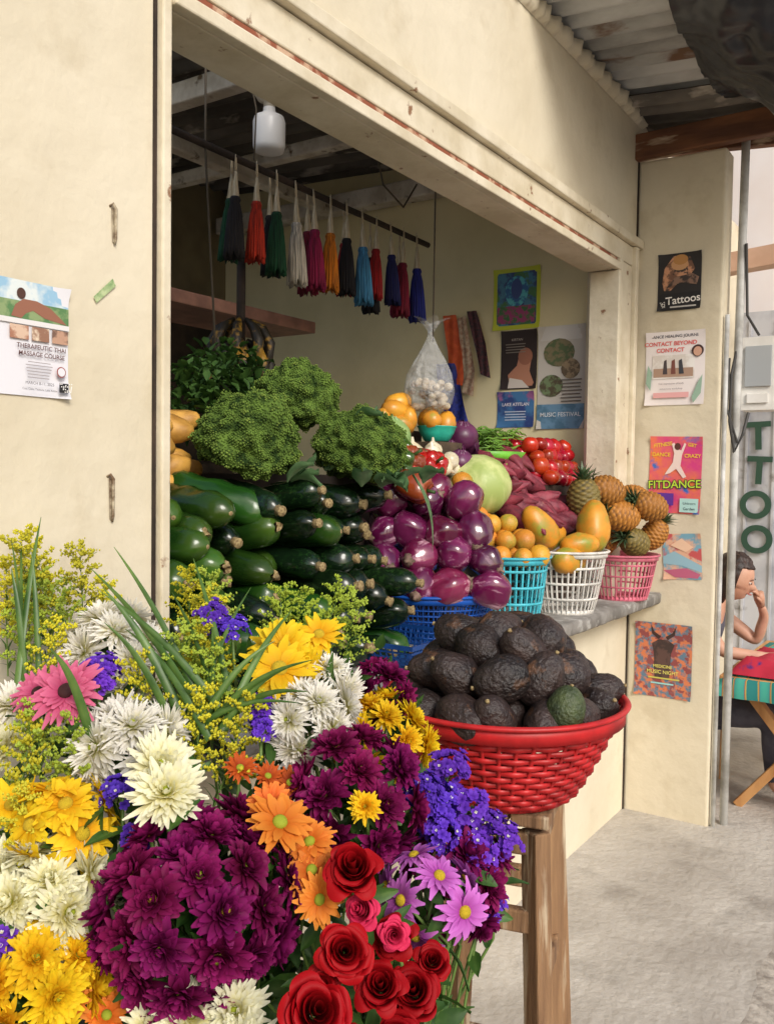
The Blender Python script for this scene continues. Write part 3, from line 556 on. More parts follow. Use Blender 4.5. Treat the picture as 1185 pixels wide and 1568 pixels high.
for l,(R_,z_,n_) in enumerate([(.178,1.080,14),(.105,1.08,8),(.128,1.140,10),(.06,1.14,5),(.078,1.188,6)]):
    for i in range(n_):
        a=2*math.pi*i/n_+l*.5+U(-.1,.1)
        p=B+V(((R_+U(-.012,.012))*math.cos(a),(R_+U(-.012,.012))*math.sin(a),z_+U(-.01,.012)))
        obj('avocado_%d'%k,random.choice(avs),p,toward((math.cos(a)*U(-.6,1)+U(-1,1),math.sin(a)*U(-.6,1)+U(-1,1),U(-.3,.8))),(U(.82,.95),U(.82,.95),U(.88,1.1)),e); k+=1
obj('avocado_%d'%k,avs[1],B+V((.0,.01,1.205)),toward((.7,-.5,.3)),.9,e)
obj('avocado_%d'%(k+1),avgm,B+RT*.085-FW*.175+V((0,0,1.105)),toward((.1,-.2,1)),.76,e)

stm=mat('weathered_wood',c(160,124,88),c(112,82,58),sc=22,rough=.85,bump=.8,bsc=60,stretch=(1,1,.08),col3=c(200,182,154),sc3=34,ramp3=(.54,.66),det=7)
w=MB(); legs=[]
for phi in (64.5,-25.5,154.5,244.5):
    a=math.radians(phi); d=RT*math.cos(a)-FW*math.sin(a); p=B+d*.115+V((0,0,.865)); q=B+d*.17; legs.append((p,q)); w.beam(p,q,.034,.048,0,up=d)
def lp(i,z): p,q=legs[i]; return p.lerp(q,(.865-z)/.865)
for (i,j,z) in ((0,1,.58),(0,2,.70),(1,3,.70),(2,3,.6),(0,2,.38),(0,1,.27),(1,3,.34),(2,3,.27),(0,1,.84),(0,2,.84),(1,3,.84),(2,3,.84)): w.beam(lp(i,z),lp(j,z),.022,.042)
ax=(legs[1][0]-legs[0][0]).normalized(); ay=(legs[2][0]-legs[0][0]).normalized()
for k in range(3):
    o_=ay*(-.075+.075*k); w.beam(B+o_-ax*.11+V((0,0,.889)),B+o_+ax*.11+V((0,0,.889)),.07,.024)
bevel(obj('wooden_stool',w.mesh('stool',stm,False)),.004)

# ================================================================ HANGING THINGS
tc_=[(40,34,36),(214,58,30),(22,80,48),(232,222,206),(170,32,86),(232,136,30),(30,28,34),(84,160,210),(184,30,36),(36,40,106),(142,26,58),(38,48,150)]
beige=mat('tassel_fibre',c(216,200,168),c(180,160,126),sc=150,rough=.8,stretch=(1,1,.1))
b=MB(); b.tube([(1.2,.70,2.51),(3.3,.70,2.49)],.012,8); rail=obj('tassel_rail',b.mesh('r',darkwood))
te=empty('tassel_row')
for i,col in enumerate(tc_):
    for dup in (0,1):
        x=2.10+i*.0985+dup*U(.02,.05); y=.685+dup*.05; cc=col if not dup else tc_[(i*5+2)%12]
        if dup and i%2: continue
        m1=mat('tassel_thread',c(*cc),c(*[int(q*.6) for q in cc]),sc=160,rough=.8,stretch=(1,1,.04))
        b=MB(); ph=U(0,6)
        b.tube([(0,0,0),(.003,0,-.03),(0,0,-.06)],.0022,5,1); b.tube([(-.003,0,.01),(-.004,0,-.03),(0,0,-.06)],.0018,5,1)
        b.lathe([(.004,-.045),(.009,-.09),(.013,-.125),(.015,-.135)],12,1)
        b.lathe([(.015,-.13),(.018,-.14),(.015,-.15),(.021,-.18),(.027,-.24),(.031,-.30),(.033,-.33),(.018,-.325)],72,0,lambda p,t,s:V((p.x*(1+.13*math.sin(18*t+ph)*min(1,s*3)),p.y*(1+.13*math.sin(18*t+ph)*min(1,s*3)),p.z+(.009*math.sin(9*t+ph)+.007*math.sin(23*t) if s>.8 else 0))))
        obj('tassel_%d_%d'%(i,dup),b.mesh('tassel',[m1,beige]),(x,y,2.50+U(-.008,.008)),Quaternion((0,1,0),U(-.07,.07)),U(.92,1.06),te)
b=MB(); b.lathe([(.034,.0),(.05,.003),(.055,.02),(.056,.10),(.05,.118),(.03,.128),(.022,.135),(.02,.15)],28,0); b.lathe([(.02,.145),(.02,.17),(.04,.175),(.055,.20),(.06,.225),(.05,.235)],24,1)
obj('ceiling_lamp',b.mesh('lamp',[mat('lamp_diffuser',c(236,235,234),rough=.35),mat('lamp_base',c(206,196,178),rough=.5)]),(2.34,.76,2.60))
b=MB(); b.tube([(2.75,.34,2.99),(2.75,.34,1.98)],.003,6); b.tube([(2.0,.72,2.9),(1.98,.70,2.5),(2.02,.70,2.0),(2.05,.72,1.85)],.004,6); b.tube([(2.2,.75,2.9),(2.23,.72,2.7),(2.2,.7,2.52)],.003,6); b.tube([(2.9,.72,2.85),(2.95,.7,2.65),(3.1,.7,2.6),(3.2,.7,2.72)],.004,6)
obj('hanging_cord',b.mesh('c',mat('cord',c(80,70,56),rough=.8)))
b=MB(); 
b.lathe([(.006,.19),(.012,.14),(.03,.10),(.06,.05),(.085,0),(.095,-.06),(.085,-.11),(.05,-.14),(.01,-.148)],60,0,lambda p,t,s:V((p.x*(1+.2*noise.noise(V((4*math.cos(t),4*math.sin(t),s*5)))+.07*math.sin(11*t)*(1-s)),p.y*(1+.14*math.sin(7*t)*(1-s)),p.z)))
for i in range(5): b.petal(Matrix.Translation((0,0,.15))@RZ(i*1.3),.10,.05,1.0,-.8,.2,5,0)
bag=obj('plastic_bag',b.mesh('bag',mat('clear_plastic',c(220,222,222),rough=.12,alpha=.28,bump=1,bsc=26,bdist=.03)),(2.75,.35,1.865),None,.95)
gl=mat('garlic_skin',c(206,192,166),c(170,150,126),sc=20,rough=.6)
b=MB()
for i in range(44):
    p=V((U(-.065,.065),U(-.065,.065),U(-.125,-.02)))
    if V((p.x,p.y)).length<.07: b.lathe(sph(U(.013,.019),.9),10,0,M=Matrix.Translation(p))
obj('garlic',b.mesh('garlic',gl),par=bag)
def cloth(name,pts,col,ruf=.003):
    b=MB(); k=len(pts); vs=[]
    for i in range(25):
        s=i/24*(k-1); a=int(min(s,k-2)); f=s-a; p=V(pts[a][0]).lerp(V(pts[a+1][0]),f); q=V(pts[a][1]).lerp(V(pts[a+1][1]),f)
        for j in range(9): r=p.lerp(q,j/8); r.x-=.01+ruf*(1+math.sin(j*1.3+i*.3)); vs.append(r)
    b.add(vs,[(i*9+j,i*9+j+1,(i+1)*9+j+1,(i+1)*9+j) for i in range(24) for j in range(8)]); return obj(name,b.mesh(name,col))
Xs=3.74
cloth('orange_ribbon',[((Xs,.87,2.27),(Xs,.80,2.27)),((Xs,.84,2.1),(Xs,.76,2.1)),((Xs,.83,1.95),(Xs,.75,1.93))],mat('orange_cloth',c(226,100,48),c(206,80,34),sc=30))
cloth('woven_strap',[((Xs,.74,2.28),(Xs,.69,2.28)),((Xs,.69,2.1),(Xs,.635,2.12)),((Xs,.66,1.98),(Xs,.61,1.96))],mat('dark_weave',c(96,46,52),c(44,34,38),sc=90))
cloth('pale_scarf',[((Xs,.79,2.25),(Xs,.75,2.26)),((Xs,.75,2.0),(Xs,.69,2.0)),((Xs,.76,1.9),(Xs,.70,1.88))],mat('pale_weave',c(196,176,150),c(160,120,100),sc=60))
cloth('blue_scarf',[((Xs,.90,2.04),(Xs,.80,2.04)),((Xs,.86,1.85),(Xs,.74,1.85)),((Xs,.84,1.68),(Xs,.70,1.68))],mat('blue_cloth',c(40,56,160),c(24,32,100),sc=60),.010)
b=MB()
for h in range(3):
    for i in range(8):
        a=i*.75+h; p0=V((2.25+.03*math.cos(a),.80+.03*math.sin(a),2.02-h*.07)); o=V((math.cos(a),math.sin(a),0))
        b.tube([p0,p0+o*.045+V((0,0,-.03)),p0+o*.07+V((0,0,-.08)),p0+o*.065+V((0,0,-.13)),p0+o*.045+V((0,0,-.17))],[.007,.016,.019,.016,.005],8,0)
b.tube([(2.25,.8,2.25),(2.25,.8,1.8)],.015,8,1)
obj('banana_bunch',b.mesh('bn',[mat('banana_ripe',c(40,34,22),c(170,128,40),sc=14,rough=.5,ramp=(.54,.62)),darkwood]))

# ================================================================ BACKGROUND TABLE + PERSON
w=MB(); w.box(4.13,5.2,-1.3,-.36,.60,.625); bm_=mat('pine_wood',c(206,154,98),c(176,122,70),sc=10,rough=.6,stretch=(1,1,.3))
for x in (4.25,5.0): w.beam((x,-.42,.60),(x,-.9,.0),.06,.04); w.beam((x+.045,-.9,.60),(x+.045,-.42,.0),.06,.04)
tb=bevel(obj('trestle_table',w.mesh('tt',bm_,False)),.004)
b=MB(); vs=[]
for i in range(31):
    for j in range(31):
        x=4.10+1.0*i/30; y=-.34-.8*j/30; z=.633
        ex=max(0,(4.14-x)/.04); ey=max(0,(y+.38)/.04); dr=max(ex,ey)
        vs.append((x if ex<=0 else 4.115+.006*math.sin(j*1.1),y if ey<=0 else -.352+.005*math.sin(i),z-dr*.10))
b.add(vs,[(i*31+j,(i+1)*31+j,(i+1)*31+j+1,i*31+j+1) for i in range(30) for j in range(30)])
cl=mat('striped_cloth',c(40,130,120),c(70,150,110),sc=3,rough=.8)
nt=cl.node_tree; wv=nt.nodes.new('ShaderNodeTexWave'); wv.inputs['Scale'].default_value=3.1; wv.inputs['Distortion'].default_value=1.5; wv.bands_direction='Y'; tcx=nt.nodes.new('ShaderNodeTexCoord'); nt.links.new(tcx.outputs['Object'],wv.inputs[0])
rp=nt.nodes.new('ShaderNodeValToRGB'); nt.links.new(wv.outputs[0],rp.inputs[0]); els=rp.color_ramp.elements; els[0].color=c(30,120,116); els[1].color=c(70,170,150)
for p_,cc in((.35,(30,120,116)),(.45,(200,170,70)),(.55,(150,50,60)),(.65,(60,150,140))): x_=els.new(p_); x_.color=c(*cc)
nt.links.new(rp.outputs[0],nt.nodes['Principled BSDF'].inputs['Base Color'])
obj('table_cloth',b.mesh('cl',cl),par=tb)
b=MB(); vs=[]
for i in range(25):
    for j in range(25):
        x=4.13+.5*i/24; y=-.40-.5*j/24; e=min(i,24-i,j,24-j)/24; vs.append((x,y,.637+min(.06,e*.5)+.03*noise.noise(V((x*14,y*14,0)))*(e>0)))
b.add(vs,[(i*25+j,(i+1)*25+j,(i+1)*25+j+1,i*25+j+1) for i in range(24) for j in range(24)])
obj('folded_textile',b.mesh('ft',mat('red_textile',c(180,36,60),c(60,40,110),sc=5,rough=.9,ramp=(.60,.64))),par=tb)
b=MB()
for i in range(12): b.beam((4.2+.04*i,-.03,.34+.0),(4.2+.04*i,-.30,.34),.035,.02)
for x in(4.22,4.62):
    for y in(-.05,-.28): b.beam((x,y,0),(x,y,.33),.035,.035)
obj('low_bench',b.mesh('lb',bm_,False))
per=empty('seated_person')
skm=mat('skin',c(206,160,136),c(190,142,116),sc=8,rough=.5); shm=mat('dark_top',c(96,96,108),c(70,70,84),sc=8,rough=.9); hrm=mat('brown_hair',c(58,38,30),c(34,24,20),sc=70,rough=.5,stretch=(1,1,.1),bump=.6,bsc=90)
def skinmesh(name,joints,edges,root,m,sub=2):
    me=D.meshes.new(name); me.from_pydata([j[0] for j in joints],edges,[]); o=obj(name,me,par=per); me.materials.append(m)
    sk=o.modifiers.new('s','SKIN'); 
    for i,j in enumerate(joints): me.skin_vertices[0].data[i].radius=(j[1],j[2] if len(j)>2 else j[1])
    me.skin_vertices[0].data[root].use_root=True; sk.use_smooth_shade=True
    s_=o.modifiers.new('ss','SUBSURF'); s_.levels=sub; s_.render_levels=sub; return o
J=[((4.50,-.13,.42),.13,.11),((4.50,-.15,.56),.115,.09),((4.50,-.18,.74),.125,.09),((4.50,-.225,.86),.07,.06),((4.50,-.265,.92),.042),((4.50,-.30,.97),.045),
((4.34,-.215,.84),.043),((4.30,-.33,.70),.034),((4.36,-.52,.685),.025),((4.44,-.60,.69),.02),
((4.66,-.215,.84),.043),((4.68,-.41,.70),.034),((4.63,-.45,.84),.024),((4.58,-.44,.90),.019),
((4.42,-.20,.40),.085),((4.40,-.54,.40),.06),((4.40,-.56,.08),.036),((4.40,-.66,.04),.03),((4.58,-.20,.40),.085),((4.60,-.54,.40),.06),((4.60,-.56,.08),.036),((4.60,-.66,.04),.03)]
E=[(0,1),(1,2),(2,3),(3,4),(4,5),(3,6),(6,7),(7,8),(8,9),(3,10),(10,11),(11,12),(12,13),(0,14),(14,15),(15,16),(16,17),(0,18),(18,19),(19,20),(20,21)]
skinmesh('body',J,E,0,skm)
T_=[(j[0],j[1]*1.08,(j[2] if len(j)>2 else j[1])*1.08) for j in J[:4]]+[(J[6][0],.05),(J[10][0],.05)]
skinmesh('shirt',T_,[(0,1),(1,2),(2,3),(3,4),(3,5)],0,shm)
K=[(J[0][0],.14,.12)]+[(J[i][0],J[i][1]*1.1) for i in(14,15,16,18,19,20)]
skinmesh('trousers',K,[(0,1),(1,2),(2,3),(0,4),(4,5),(5,6)],0,shm)
for hx,(hp,hd,up) in enumerate([((4.58,-.44,.90),V((-.45,.12,.9)),V((-.3,.9,-.1))),((4.445,-.605,.69),V((.9,-.4,0)),V((0,0,1)))]):
    hp=V(hp); hd.normalize(); sd=hd.cross(up).normalized(); up=sd.cross(hd); b=MB()
    b.tube([hp-hd*.01,hp+hd*.03,hp+hd*.065],[.018,.025,.026],10)
    for f in range(4): o_=hp+hd*.06+sd*(-.021+.014*f); L_=(.048,.058,.062,.052)[f]; b.tube([o_,o_+hd*L_*.5+up*.012,o_+hd*L_*.7+up*.03,o_+hd*L_*.6+up*.045],[.0075,.007,.0065,.0055],7)
    b.tube([hp+hd*.02+sd*.020,hp+hd*.045+sd*.036,hp+hd*.065+sd*.036+up*.012],[.009,.008,.0065],7); obj('hand_%d'%hx,b.mesh('hand',skm),par=per)
bm=bmesh.new(); bmesh.ops.create_icosphere(bm,subdivisions=5,radius=1)
for v in bm.verts:
    p=v.co; x,y,z=p.x*.072,p.y*.092,p.z*.112
    if p.y<-.2: y*=.93; 
    if z<-.02 and y>-.02: y*=.8; x*=.9
    if z<-.03: x*=.88
    def bump(cx,cy,cz,r,a): 
        d=(V((p.x-cx,p.y-cy,p.z-cz)).length/r); return a*max(0,1-d*d)
    y-=bump(0,-1,-.18,.18,.022)+bump(0,-1,-.02,.14,.008)+bump(0,-.95,-.44,.14,.006)+bump(0,-.95,-.56,.12,.005)+bump(0,-.8,-.78,.25,.012); y+=bump(.33,-.92,.05,.17,.008)+bump(-.33,-.92,.05,.17,.008)
    v.co=(x,y,z)
me=D.meshes.new('head'); bm.to_mesh(me); bm.free(); me.materials.append(skm); me.polygons.foreach_set('use_smooth',[True]*len(me.polygons))
hq=Quaternion((1,0,0),.30); HP=(4.50,-.335,1.03); obj('head',me,HP,hq,1,per)
b=MB()
for sx in(-1,1): b.lathe(sph(.0085,.6),10,0,M=Matrix.Translation((sx*.026,-.0755,.004))); b.lathe(sph(.004),8,1,M=Matrix.Translation((sx*.026,-.0835,.003))); b.tube([(sx*.014,-.086,.020),(sx*.026,-.086,.024),(sx*.040,-.076,.019)],[.0014,.002,.001],6,1); b.lathe(sph(.013,1.5),10,2,M=Matrix.Translation((sx*.070,.01,-.005)))
b.lathe(sph(.013,.3),10,3,M=Matrix.Translation((0,-.087,-.052)))
obj('face_features',b.mesh('ff',[fm((206,190,178)),fm((44,32,26)),skm,fm((170,100,92))]),HP,hq,1,per)
bm=bmesh.new(); bmesh.ops.create_icosphere(bm,subdivisions=5,radius=1)
for v in bm.verts:
    p=v.co; k=1+.08*noise.noise(p*5)+.02*noise.noise(V((p.x*20,p.y*20,p.z*3)))
    x,y,z=p.x*.080*k,p.y*.100*k+.012,p.z*.118*k+.008
    if p.y<-.1 and p.z<.50: y=max(y,-.028)
    if p.y>-.1 and p.z<-.2: z*=1.5; y*=.92
    v.co=(x,y,z)
me=D.meshes.new('hair'); bm.to_mesh(me); bm.free(); me.materials.append(hrm); me.polygons.foreach_set('use_smooth',[True]*len(me.polygons)); obj('hair',me,HP,hq,1,per)

# ================================================================ FLOWERS
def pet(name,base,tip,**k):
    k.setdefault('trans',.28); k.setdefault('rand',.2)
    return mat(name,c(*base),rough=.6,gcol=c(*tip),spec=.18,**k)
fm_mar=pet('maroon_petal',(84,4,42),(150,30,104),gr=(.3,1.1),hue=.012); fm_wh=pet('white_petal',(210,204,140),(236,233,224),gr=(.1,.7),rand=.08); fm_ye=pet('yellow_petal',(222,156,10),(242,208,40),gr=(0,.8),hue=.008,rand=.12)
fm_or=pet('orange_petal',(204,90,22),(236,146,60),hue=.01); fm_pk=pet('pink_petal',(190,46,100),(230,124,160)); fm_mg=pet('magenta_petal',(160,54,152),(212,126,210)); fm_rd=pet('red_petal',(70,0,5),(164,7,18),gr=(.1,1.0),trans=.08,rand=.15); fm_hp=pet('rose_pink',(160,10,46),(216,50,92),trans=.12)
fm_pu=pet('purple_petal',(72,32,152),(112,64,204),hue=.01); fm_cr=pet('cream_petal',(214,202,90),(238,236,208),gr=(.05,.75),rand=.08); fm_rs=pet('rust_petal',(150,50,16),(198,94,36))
cy=mat('disc_yellow',c(226,196,40),c(180,150,20),sc=200,rough=.8,bump=.5,bsc=300); cg=mat('disc_green',c(160,168,36),c(120,136,28),sc=200,rough=.8); cd=mat('disc_dark',c(70,26,30),c(40,16,16),sc=200,rough=.8)
gl_=mat('flower_leaf',c(72,110,44),c(46,80,32),sc=14,rough=.5,trans=.25,gcol=c(110,140,70),gr=(.6,1.4)); stg=mat('green_stem',c(96,124,56),rough=.5)
def mum(pm,cmn,layers,L0,L1,W,cen=.15,jit=.20,curl=.5,cup=.3,cs=1.3,n0=20):
    b=MB()
    for l in range(layers):
        f=l/(layers-1); n_=int(n0-(n0*.55)*f); e=-.25+1.45*f; L_=L0+(L1-L0)*f
        for i in range(n_):
            a=2*math.pi*(i+.5*(l%2))/n_+U(-.2,.2)
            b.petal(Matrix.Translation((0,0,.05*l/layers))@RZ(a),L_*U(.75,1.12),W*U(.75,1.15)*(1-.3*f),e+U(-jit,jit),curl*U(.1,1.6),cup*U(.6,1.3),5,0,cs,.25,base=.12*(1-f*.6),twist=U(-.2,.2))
    b.lathe([(cen,.0),(cen,.12),(cen*.8,.2),(cen*.4,.24),(.01,.25)],12,1)
    return b.mesh('mum',[pm,cmn])
def daisy(pm,cmn,n_,rows,W,cen,e0=.1):
    b=MB()
    for r in range(rows):
        for i in range(n_):
            b.petal(RZ(2*math.pi*(i+.5*r)/n_+U(-.1,.1)),(1-.2*r)*U(.84,1.06)-.1,W*U(.8,1.15),e0+.2*r+U(-.14,.16),-.35+U(-.5,.4),.16*U(.4,1.6),6,0,1.1,.28,base=.1,twist=U(-.12,.12))
    b.lathe([(cen,-.04),(cen,.06),(cen*.85,.13),(cen*.5,.17),(.01,.18)],16,1); return b.mesh('daisy',[pm,cmn])
def rose(pm):
    b=MB()
    for l in range(7):
        f=l/6; n_=[2,3,3,3,4,5,5][l]; r=.10+.50*f; h=.96-.26*f
        for i in range(n_):
            a0=2*math.pi*i/n_+l*1.1+U(-.25,.25); wd=2*math.pi/n_*(1.5 if n_<5 else 1.25); rj=U(.88,1.10); hj=U(-.10,.06); fl_=U(.4,1.4); vs=[];gs=[]; wv_=U(0,6)
            for u in range(9):
                s=u/8
                for v in range(11):
                    q=(v/10-.5); aa=a0+q*wd; edge=1-abs(2*q)**2.3*(.26+.14*f)
                    s2=s*edge
                    rr=r*rj*(.30+.80*math.sin(min(1,s2*1.25)*1.5))*(1+.20*(v/10-.5)*(1.3-f)) + (max(0,s2-.66)**1.3)*(1.0*f+.08)*fl_ + .022*math.sin(9*q+wv_)*(f+.2)*s
                    z=s2*(h+hj)-.30*f-(max(0,s2-.84)*f*1.7)*fl_+.02*math.sin(12*q+wv_)*s*f
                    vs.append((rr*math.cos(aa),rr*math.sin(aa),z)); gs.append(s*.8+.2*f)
            b.add(vs,[(u*11+v,u*11+v+1,(u+1)*11+v+1,(u+1)*11+v) for u in range(8) for v in range(10)],0,gs)
    return b.mesh('rose',[pm])
def statice():
    b=MB()
    for i in range(60):
        d=V((U(-1,1),U(-1,1),U(-.3,1.3))); d.normalize(); p=d*U(.55,1.0); M=Matrix.Translation(p)@(d+V((0,0,.6))).to_track_quat('Z','Y').to_matrix().to_4x4()
        for k_ in range(5): b.petal(M@RZ(k_*1.257),.30,.28,.75,-.7,.1,3,0,.8,.5)
        if rnd()<.3:
            for k_ in range(4): b.petal(M@RZ(k_*1.57),.12,.10,1.0,-.5,.1,2,1,.6,.4)
    for i in range(6): b.tube([(0,0,-1.6),(U(-.3,.3),U(-.3,.3),-.4),(U(-.6,.6),U(-.6,.6),.3)],.03,5,2)
    return b.mesh('statice',[fm_pu,fm_wh,stg])
def golden(m1):
    b=MB(); b.tube([(0,0,-1.2),(.03,0,0),(0,.02,1)],[.016,.012,.006],5,1)
    for i in range(22):
        z=-.45+1.45*i/21; a=i*2.4; L_=.52*(1-.65*(i/21))+.08; o=V((math.cos(a),math.sin(a),0)); p0=V((0,0,z)); pts=[p0,p0+o*L_*.5+V((0,0,L_*.4)),p0+o*L_+V((0,0,L_*.55))]
        b.tube(pts,.006,4,1)
        for j in range(28):
            t=.15+.85*j/27; p=(pts[0].lerp(pts[1],t*2) if t<.5 else pts[1].lerp(pts[2],t*2-1))+V((U(-1,1),U(-1,1),U(-.3,1)))*.06
            r=U(.016,.038); b.add([p+V(q)*r for q in((1,0,0),(-1,0,0),(0,1,0),(0,-1,0),(0,0,1.2),(0,0,-1))],[(0,2,4),(2,1,4),(1,3,4),(3,0,4),(2,0,5),(1,2,5),(3,1,5),(0,3,5)],0)
    for i in range(22):
        a=U(0,6.28); b.petal(Matrix.Translation((0,0,U(-1.1,.3)))@RZ(a),.34,.045,U(.3,.9),-.5,.1,4,2,.7)
    return b.mesh('goldenrod',[m1,stg,gl_],False)
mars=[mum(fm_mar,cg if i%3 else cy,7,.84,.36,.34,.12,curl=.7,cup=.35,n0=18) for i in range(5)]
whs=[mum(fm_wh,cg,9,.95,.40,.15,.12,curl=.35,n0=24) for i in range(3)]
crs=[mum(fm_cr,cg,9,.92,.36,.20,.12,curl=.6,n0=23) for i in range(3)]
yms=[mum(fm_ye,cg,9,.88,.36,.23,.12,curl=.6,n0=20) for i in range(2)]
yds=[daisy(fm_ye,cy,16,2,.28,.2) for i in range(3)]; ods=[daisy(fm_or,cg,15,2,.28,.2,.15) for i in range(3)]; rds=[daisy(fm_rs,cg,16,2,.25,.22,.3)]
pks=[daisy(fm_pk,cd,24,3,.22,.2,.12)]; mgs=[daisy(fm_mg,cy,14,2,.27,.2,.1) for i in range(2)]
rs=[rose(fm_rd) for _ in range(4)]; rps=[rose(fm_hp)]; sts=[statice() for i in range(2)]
gy=mat('goldenrod_yellow',c(206,198,38),rough=.7,rand=.18,trans=.2); gyg=mat('goldenrod_budding',c(164,184,58),rough=.7,rand=.15,trans=.2)
gs_=[golden(gy),golden(gy),golden(gyg)]
CAM=V((0,-1.3,1.5))
bases=[V((.70,-.26,.70)),V((.86,-.50,.66)),V((.93,-.70,.60))]
bq=[empty('flower_bouquet') for _ in bases]; stems=[MB() for _ in bases]; cnt=0
def fl(ms,p,r,d=None,sp=.3,stem=True,nl=7):
    global cnt
    p=V(p); i=min(range(3),key=lambda k_:(V((p.x,p.y,0))-V((bases[k_].x,bases[k_].y,0))).length); 
    if d is None: d=V((-.58,-.45,.60))
    d=V(d).normalized()+V((U(-1,1),U(-1,1),U(-1,1)))*sp
    s_=r*U(.84,1.06); obj('flower_%d'%cnt,random.choice(ms),p,toward(d),(s_,s_*U(.88,1.0),s_),bq[i]); cnt+=1
    if stem:
        d.normalize(); b0=bases[i]+V((U(-.06,.06),U(-.06,.06),0)); m1=p-d*.08-V((0,0,.06))
        stems[i].tube([p-d*r*.1,m1,m1.lerp(b0,.5)+V((0,0,-.02)),b0],.0022,5,0)
        for _ in range(nl):
            q=p-d*U(.04,.11)+V((U(-1,1),U(-1,1),U(-1,.4)))*r*1.0; leaf(stems[i],Matrix.Translation(q)@toward(d+V((U(-1,1),U(-1,1),U(-1,1)))*.7).to_matrix().to_4x4()@RZ(U(0,6.28)),U(.03,.06),U(.012,.022),1,U(.1,.7),-.7,.12,4,1)
def cap(ms,ctr,R,n_,r,ax=(-.62,-.46,.60),span=1.0,sp=.24):
    ax=V(ax).normalized(); q=ax.to_track_quat('Z','Y')
    for i in range(n_):
        ct=1-(i+.5)/n_*span; st_=math.sqrt(max(0,1-ct*ct)); a=i*2.39996+1; d=q@V((st_*math.cos(a),st_*math.sin(a),ct)); fl(ms,V(ctr)+d*R*U(.88,1.08),r,d,sp,nl=4)
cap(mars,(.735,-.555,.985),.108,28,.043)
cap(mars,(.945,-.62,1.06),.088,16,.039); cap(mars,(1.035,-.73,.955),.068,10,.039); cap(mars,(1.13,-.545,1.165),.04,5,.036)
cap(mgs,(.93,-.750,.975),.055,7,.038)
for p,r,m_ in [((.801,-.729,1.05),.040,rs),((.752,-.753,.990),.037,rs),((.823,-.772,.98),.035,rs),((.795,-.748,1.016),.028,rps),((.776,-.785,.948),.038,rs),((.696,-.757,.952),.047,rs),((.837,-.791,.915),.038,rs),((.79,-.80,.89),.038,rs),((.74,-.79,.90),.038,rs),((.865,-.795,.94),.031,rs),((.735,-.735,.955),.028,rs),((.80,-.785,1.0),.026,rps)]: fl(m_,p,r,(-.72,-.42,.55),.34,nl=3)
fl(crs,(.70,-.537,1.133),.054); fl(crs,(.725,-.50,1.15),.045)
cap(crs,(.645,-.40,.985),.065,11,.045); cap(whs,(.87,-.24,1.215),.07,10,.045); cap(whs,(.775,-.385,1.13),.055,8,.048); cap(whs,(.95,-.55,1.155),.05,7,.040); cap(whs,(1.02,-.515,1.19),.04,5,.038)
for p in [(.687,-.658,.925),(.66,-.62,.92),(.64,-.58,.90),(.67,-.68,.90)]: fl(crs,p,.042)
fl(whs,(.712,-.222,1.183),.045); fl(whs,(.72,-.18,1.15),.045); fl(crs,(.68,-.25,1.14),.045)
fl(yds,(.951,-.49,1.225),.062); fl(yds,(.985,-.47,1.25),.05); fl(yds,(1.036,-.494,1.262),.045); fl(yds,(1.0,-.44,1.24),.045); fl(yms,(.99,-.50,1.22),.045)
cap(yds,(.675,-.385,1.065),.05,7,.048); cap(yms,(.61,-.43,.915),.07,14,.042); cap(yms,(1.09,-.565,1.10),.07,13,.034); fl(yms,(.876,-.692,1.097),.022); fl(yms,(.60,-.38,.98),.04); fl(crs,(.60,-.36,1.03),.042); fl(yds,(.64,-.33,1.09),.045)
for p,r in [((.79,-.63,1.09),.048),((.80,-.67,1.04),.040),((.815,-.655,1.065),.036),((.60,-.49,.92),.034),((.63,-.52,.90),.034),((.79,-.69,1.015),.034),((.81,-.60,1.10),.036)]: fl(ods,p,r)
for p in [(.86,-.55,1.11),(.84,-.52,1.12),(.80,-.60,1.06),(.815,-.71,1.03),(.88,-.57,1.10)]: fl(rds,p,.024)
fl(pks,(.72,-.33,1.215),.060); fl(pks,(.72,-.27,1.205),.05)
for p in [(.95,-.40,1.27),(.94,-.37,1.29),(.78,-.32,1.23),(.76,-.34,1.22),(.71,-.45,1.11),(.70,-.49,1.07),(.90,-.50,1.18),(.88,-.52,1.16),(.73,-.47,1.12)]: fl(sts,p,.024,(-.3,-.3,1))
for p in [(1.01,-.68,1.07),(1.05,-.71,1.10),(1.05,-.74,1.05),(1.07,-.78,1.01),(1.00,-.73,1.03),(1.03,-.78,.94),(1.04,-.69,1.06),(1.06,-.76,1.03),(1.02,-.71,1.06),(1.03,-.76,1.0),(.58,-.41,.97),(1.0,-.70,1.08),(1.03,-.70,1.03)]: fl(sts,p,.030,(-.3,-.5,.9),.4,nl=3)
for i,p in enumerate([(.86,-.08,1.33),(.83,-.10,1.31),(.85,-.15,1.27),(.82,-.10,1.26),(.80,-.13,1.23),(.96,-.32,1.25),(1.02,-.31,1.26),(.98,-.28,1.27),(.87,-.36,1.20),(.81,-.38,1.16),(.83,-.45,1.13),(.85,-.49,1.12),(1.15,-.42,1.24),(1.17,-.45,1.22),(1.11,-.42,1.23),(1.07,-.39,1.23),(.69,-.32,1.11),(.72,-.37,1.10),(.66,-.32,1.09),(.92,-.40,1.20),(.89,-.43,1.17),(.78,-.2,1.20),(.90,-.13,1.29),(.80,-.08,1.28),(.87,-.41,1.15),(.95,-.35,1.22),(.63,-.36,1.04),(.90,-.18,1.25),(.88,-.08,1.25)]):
    fl([gs_[2]] if 11<i<16 else gs_,p,.085,(U(-.35,.35),U(-.35,.35),1),.2,False)
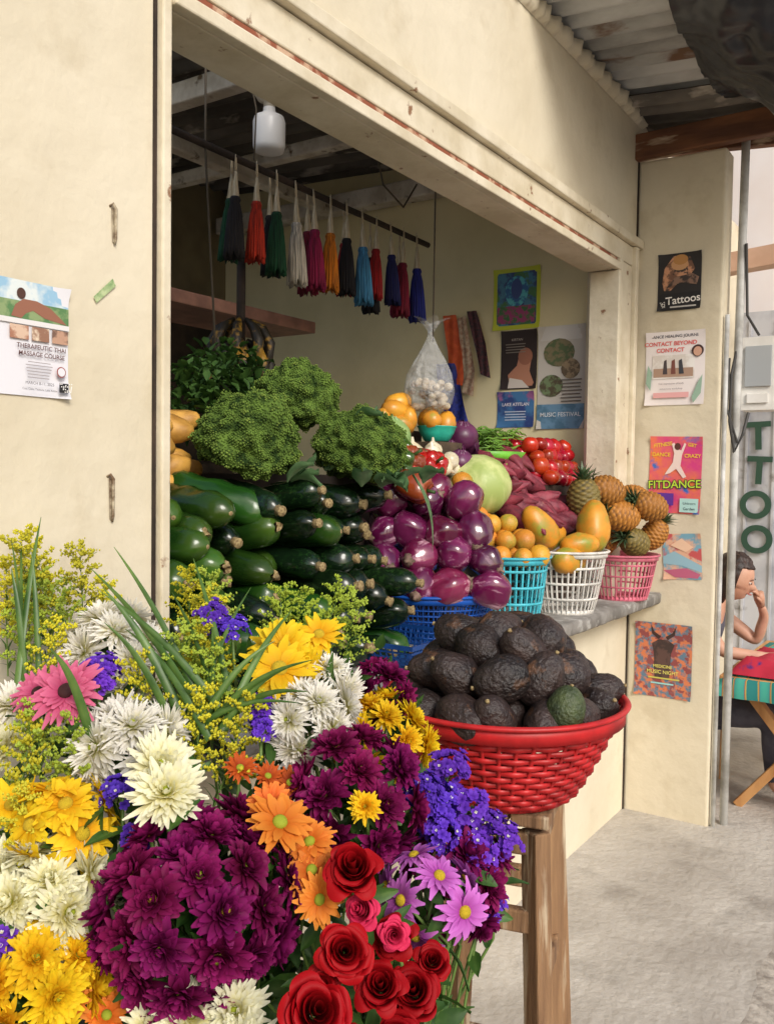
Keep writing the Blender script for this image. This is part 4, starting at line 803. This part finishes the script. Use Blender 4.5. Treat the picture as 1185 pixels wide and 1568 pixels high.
for i in range(3):
    for _ in range((420,420,200)[i]):
        a=U(0,6.28); rr=U(0,(.15,.13,.09)[i]); q=bases[i]+V((rr*math.cos(a),rr*math.sin(a),U(.05,.34-rr*.6)))
        leaf(stems[i],Matrix.Translation(q)@toward((U(-1,1),U(-1,1),U(0,1))).to_matrix().to_4x4()@RZ(U(0,6.28)),U(.04,.08),U(.014,.028),1,U(.1,.7),-.7,.12,4,1)
    obj('stems_and_leaves',stems[i].mesh('stems',[stg,gl_]),par=bq[i])
b=MB()
def blade(p0,p1,w,sag=.02):
    p0=V(p0);p1=V(p1); d=(p1-p0); side=d.cross(V((-.83,-.55,.2))+V((U(-.5,.5),U(-.5,.5),U(-.5,.5)))).normalized(); vs=[];gs=[]
    for i in range(13):
        t=i/12; p=p0+d*t+V((0,0,sag*math.sin(math.pi*t))); ww=w*(1-t**2.2)*.5+.0004; nrm=side.cross(d).normalized()
        vs+=[p-side*ww,p+nrm*ww*.5,p+side*ww]; gs+=[.3,.8,.3]
    b.add(vs,[(3*i+k_,3*i+k_+1,3*i+k_+4,3*i+k_+3) for i in range(12) for k_ in(0,1)],0,gs)
o0=(.86,-.45,1.15)
for tp in [(.84,-.22,1.36),(.86,-.25,1.39),(.83,-.31,1.28),(.96,-.31,1.37),(.90,-.41,1.28),(.90,-.59,1.26),(.89,-.59,1.22),(1.00,-.47,1.30),(.91,-.56,1.25),(.88,-.35,1.33),(.90,-.57,1.20),(.93,-.50,1.27),(.82,-.27,1.33),(.99,-.40,1.33)]: blade(V(o0)+V((U(-.03,.03),U(-.03,.03),0)),tp,U(.007,.011))
for tp in [(.78,-.12,1.40),(.83,-.12,1.43),(.80,-.14,1.38),(.76,-.15,1.36),(.81,-.10,1.40)]: blade((.76+U(-.02,.02),-.19,1.2),tp,.008)
blade((.72,-.38,1.16),(.68,-.35,1.28),.012); blade((.84,-.42,1.16),(.80,-.30,1.34),.012); blade((.82,-.42,1.16),(.77,-.34,1.30),.010)
bo=obj('grass_blades',b.mesh('blades',mat('blade_green',c(84,120,48),c(58,92,36),sc=10,rough=.4,trans=.2,gcol=c(130,156,80),gr=(.3,1.2)))); bo.parent=bq[1]
bk=mat('bucket_plastic',c(60,70,80),rough=.4)
for p in bases:
    m_=MB(); m_.lathe([(.085,0),(.09,.002),(.115,.24),(.122,.245),(.122,.253),(.112,.253),(.085,.01)],36); obj('flower_bucket',m_.mesh('bucket',bk),(p.x,p.y,.452))
w=MB(); 
for i in range(4): w.beam((.48,-.80+.205*i,.435),(1.12,-.80+.205*i,.435),.195,.03)
for x in(.53,1.07):
    for y in(-.84,-.2): w.beam((x,y,-.0),(x,y,.42),.05,.05)
    w.beam((x,-.87,.395),(x,-.17,.395),.04,.05)
bevel(obj('flower_bench',w.mesh('bench',stm,False)),.004)

# ================================================================ LIGHT, CAMERA
W=D.worlds.new('World'); S.world=W; W.use_nodes=True; nt=W.node_tree; bg=nt.nodes['Background']
sk=nt.nodes.new('ShaderNodeTexSky'); sk.sky_type='NISHITA'; sk.sun_disc=False
sundir=V((-.50,-.85,.66)).normalized()
el=math.asin(sundir.z); az=math.atan2(sundir.x,sundir.y)
sk.sun_elevation=el; sk.sun_rotation=az; sk.dust_density=2.5; sk.air_density=1; sk.ozone_density=.6
nt.links.new(sk.outputs[0],bg.inputs[0]); bg.inputs[1].default_value=.15
L=D.lights.new('sun','SUN'); L.energy=2.15; L.angle=math.radians(20); L.color=(1,.97,.92); lo=obj('sun',L,(0,-5,8),sundir.to_track_quat('Z','Y'))
cam=D.cameras.new('camera'); co=obj('camera',cam); S.camera=co; cam.sensor_fit='HORIZONTAL'; cam.sensor_width=36; cam.lens=36*1360/1184; cam.clip_end=300; cam.clip_start=.02
a=math.radians(33.6);p=math.radians(2.35);ro=.014
F0=V((math.cos(a),math.sin(a),0));R0=V((math.sin(a),-math.cos(a),0));U0=V((0,0,1))
F=F0*math.cos(p)-U0*math.sin(p);UU=U0*math.cos(p)+F0*math.sin(p)
R=R0*math.cos(ro)+UU*math.sin(ro);U2=UU*math.cos(ro)-R0*math.sin(ro)
co.rotation_mode='QUATERNION'; co.rotation_quaternion=Matrix((R,U2,-F)).transposed().to_quaternion(); co.location=CAM
S.view_settings.view_transform='Standard'; S.view_settings.look='None'; S.view_settings.exposure=0
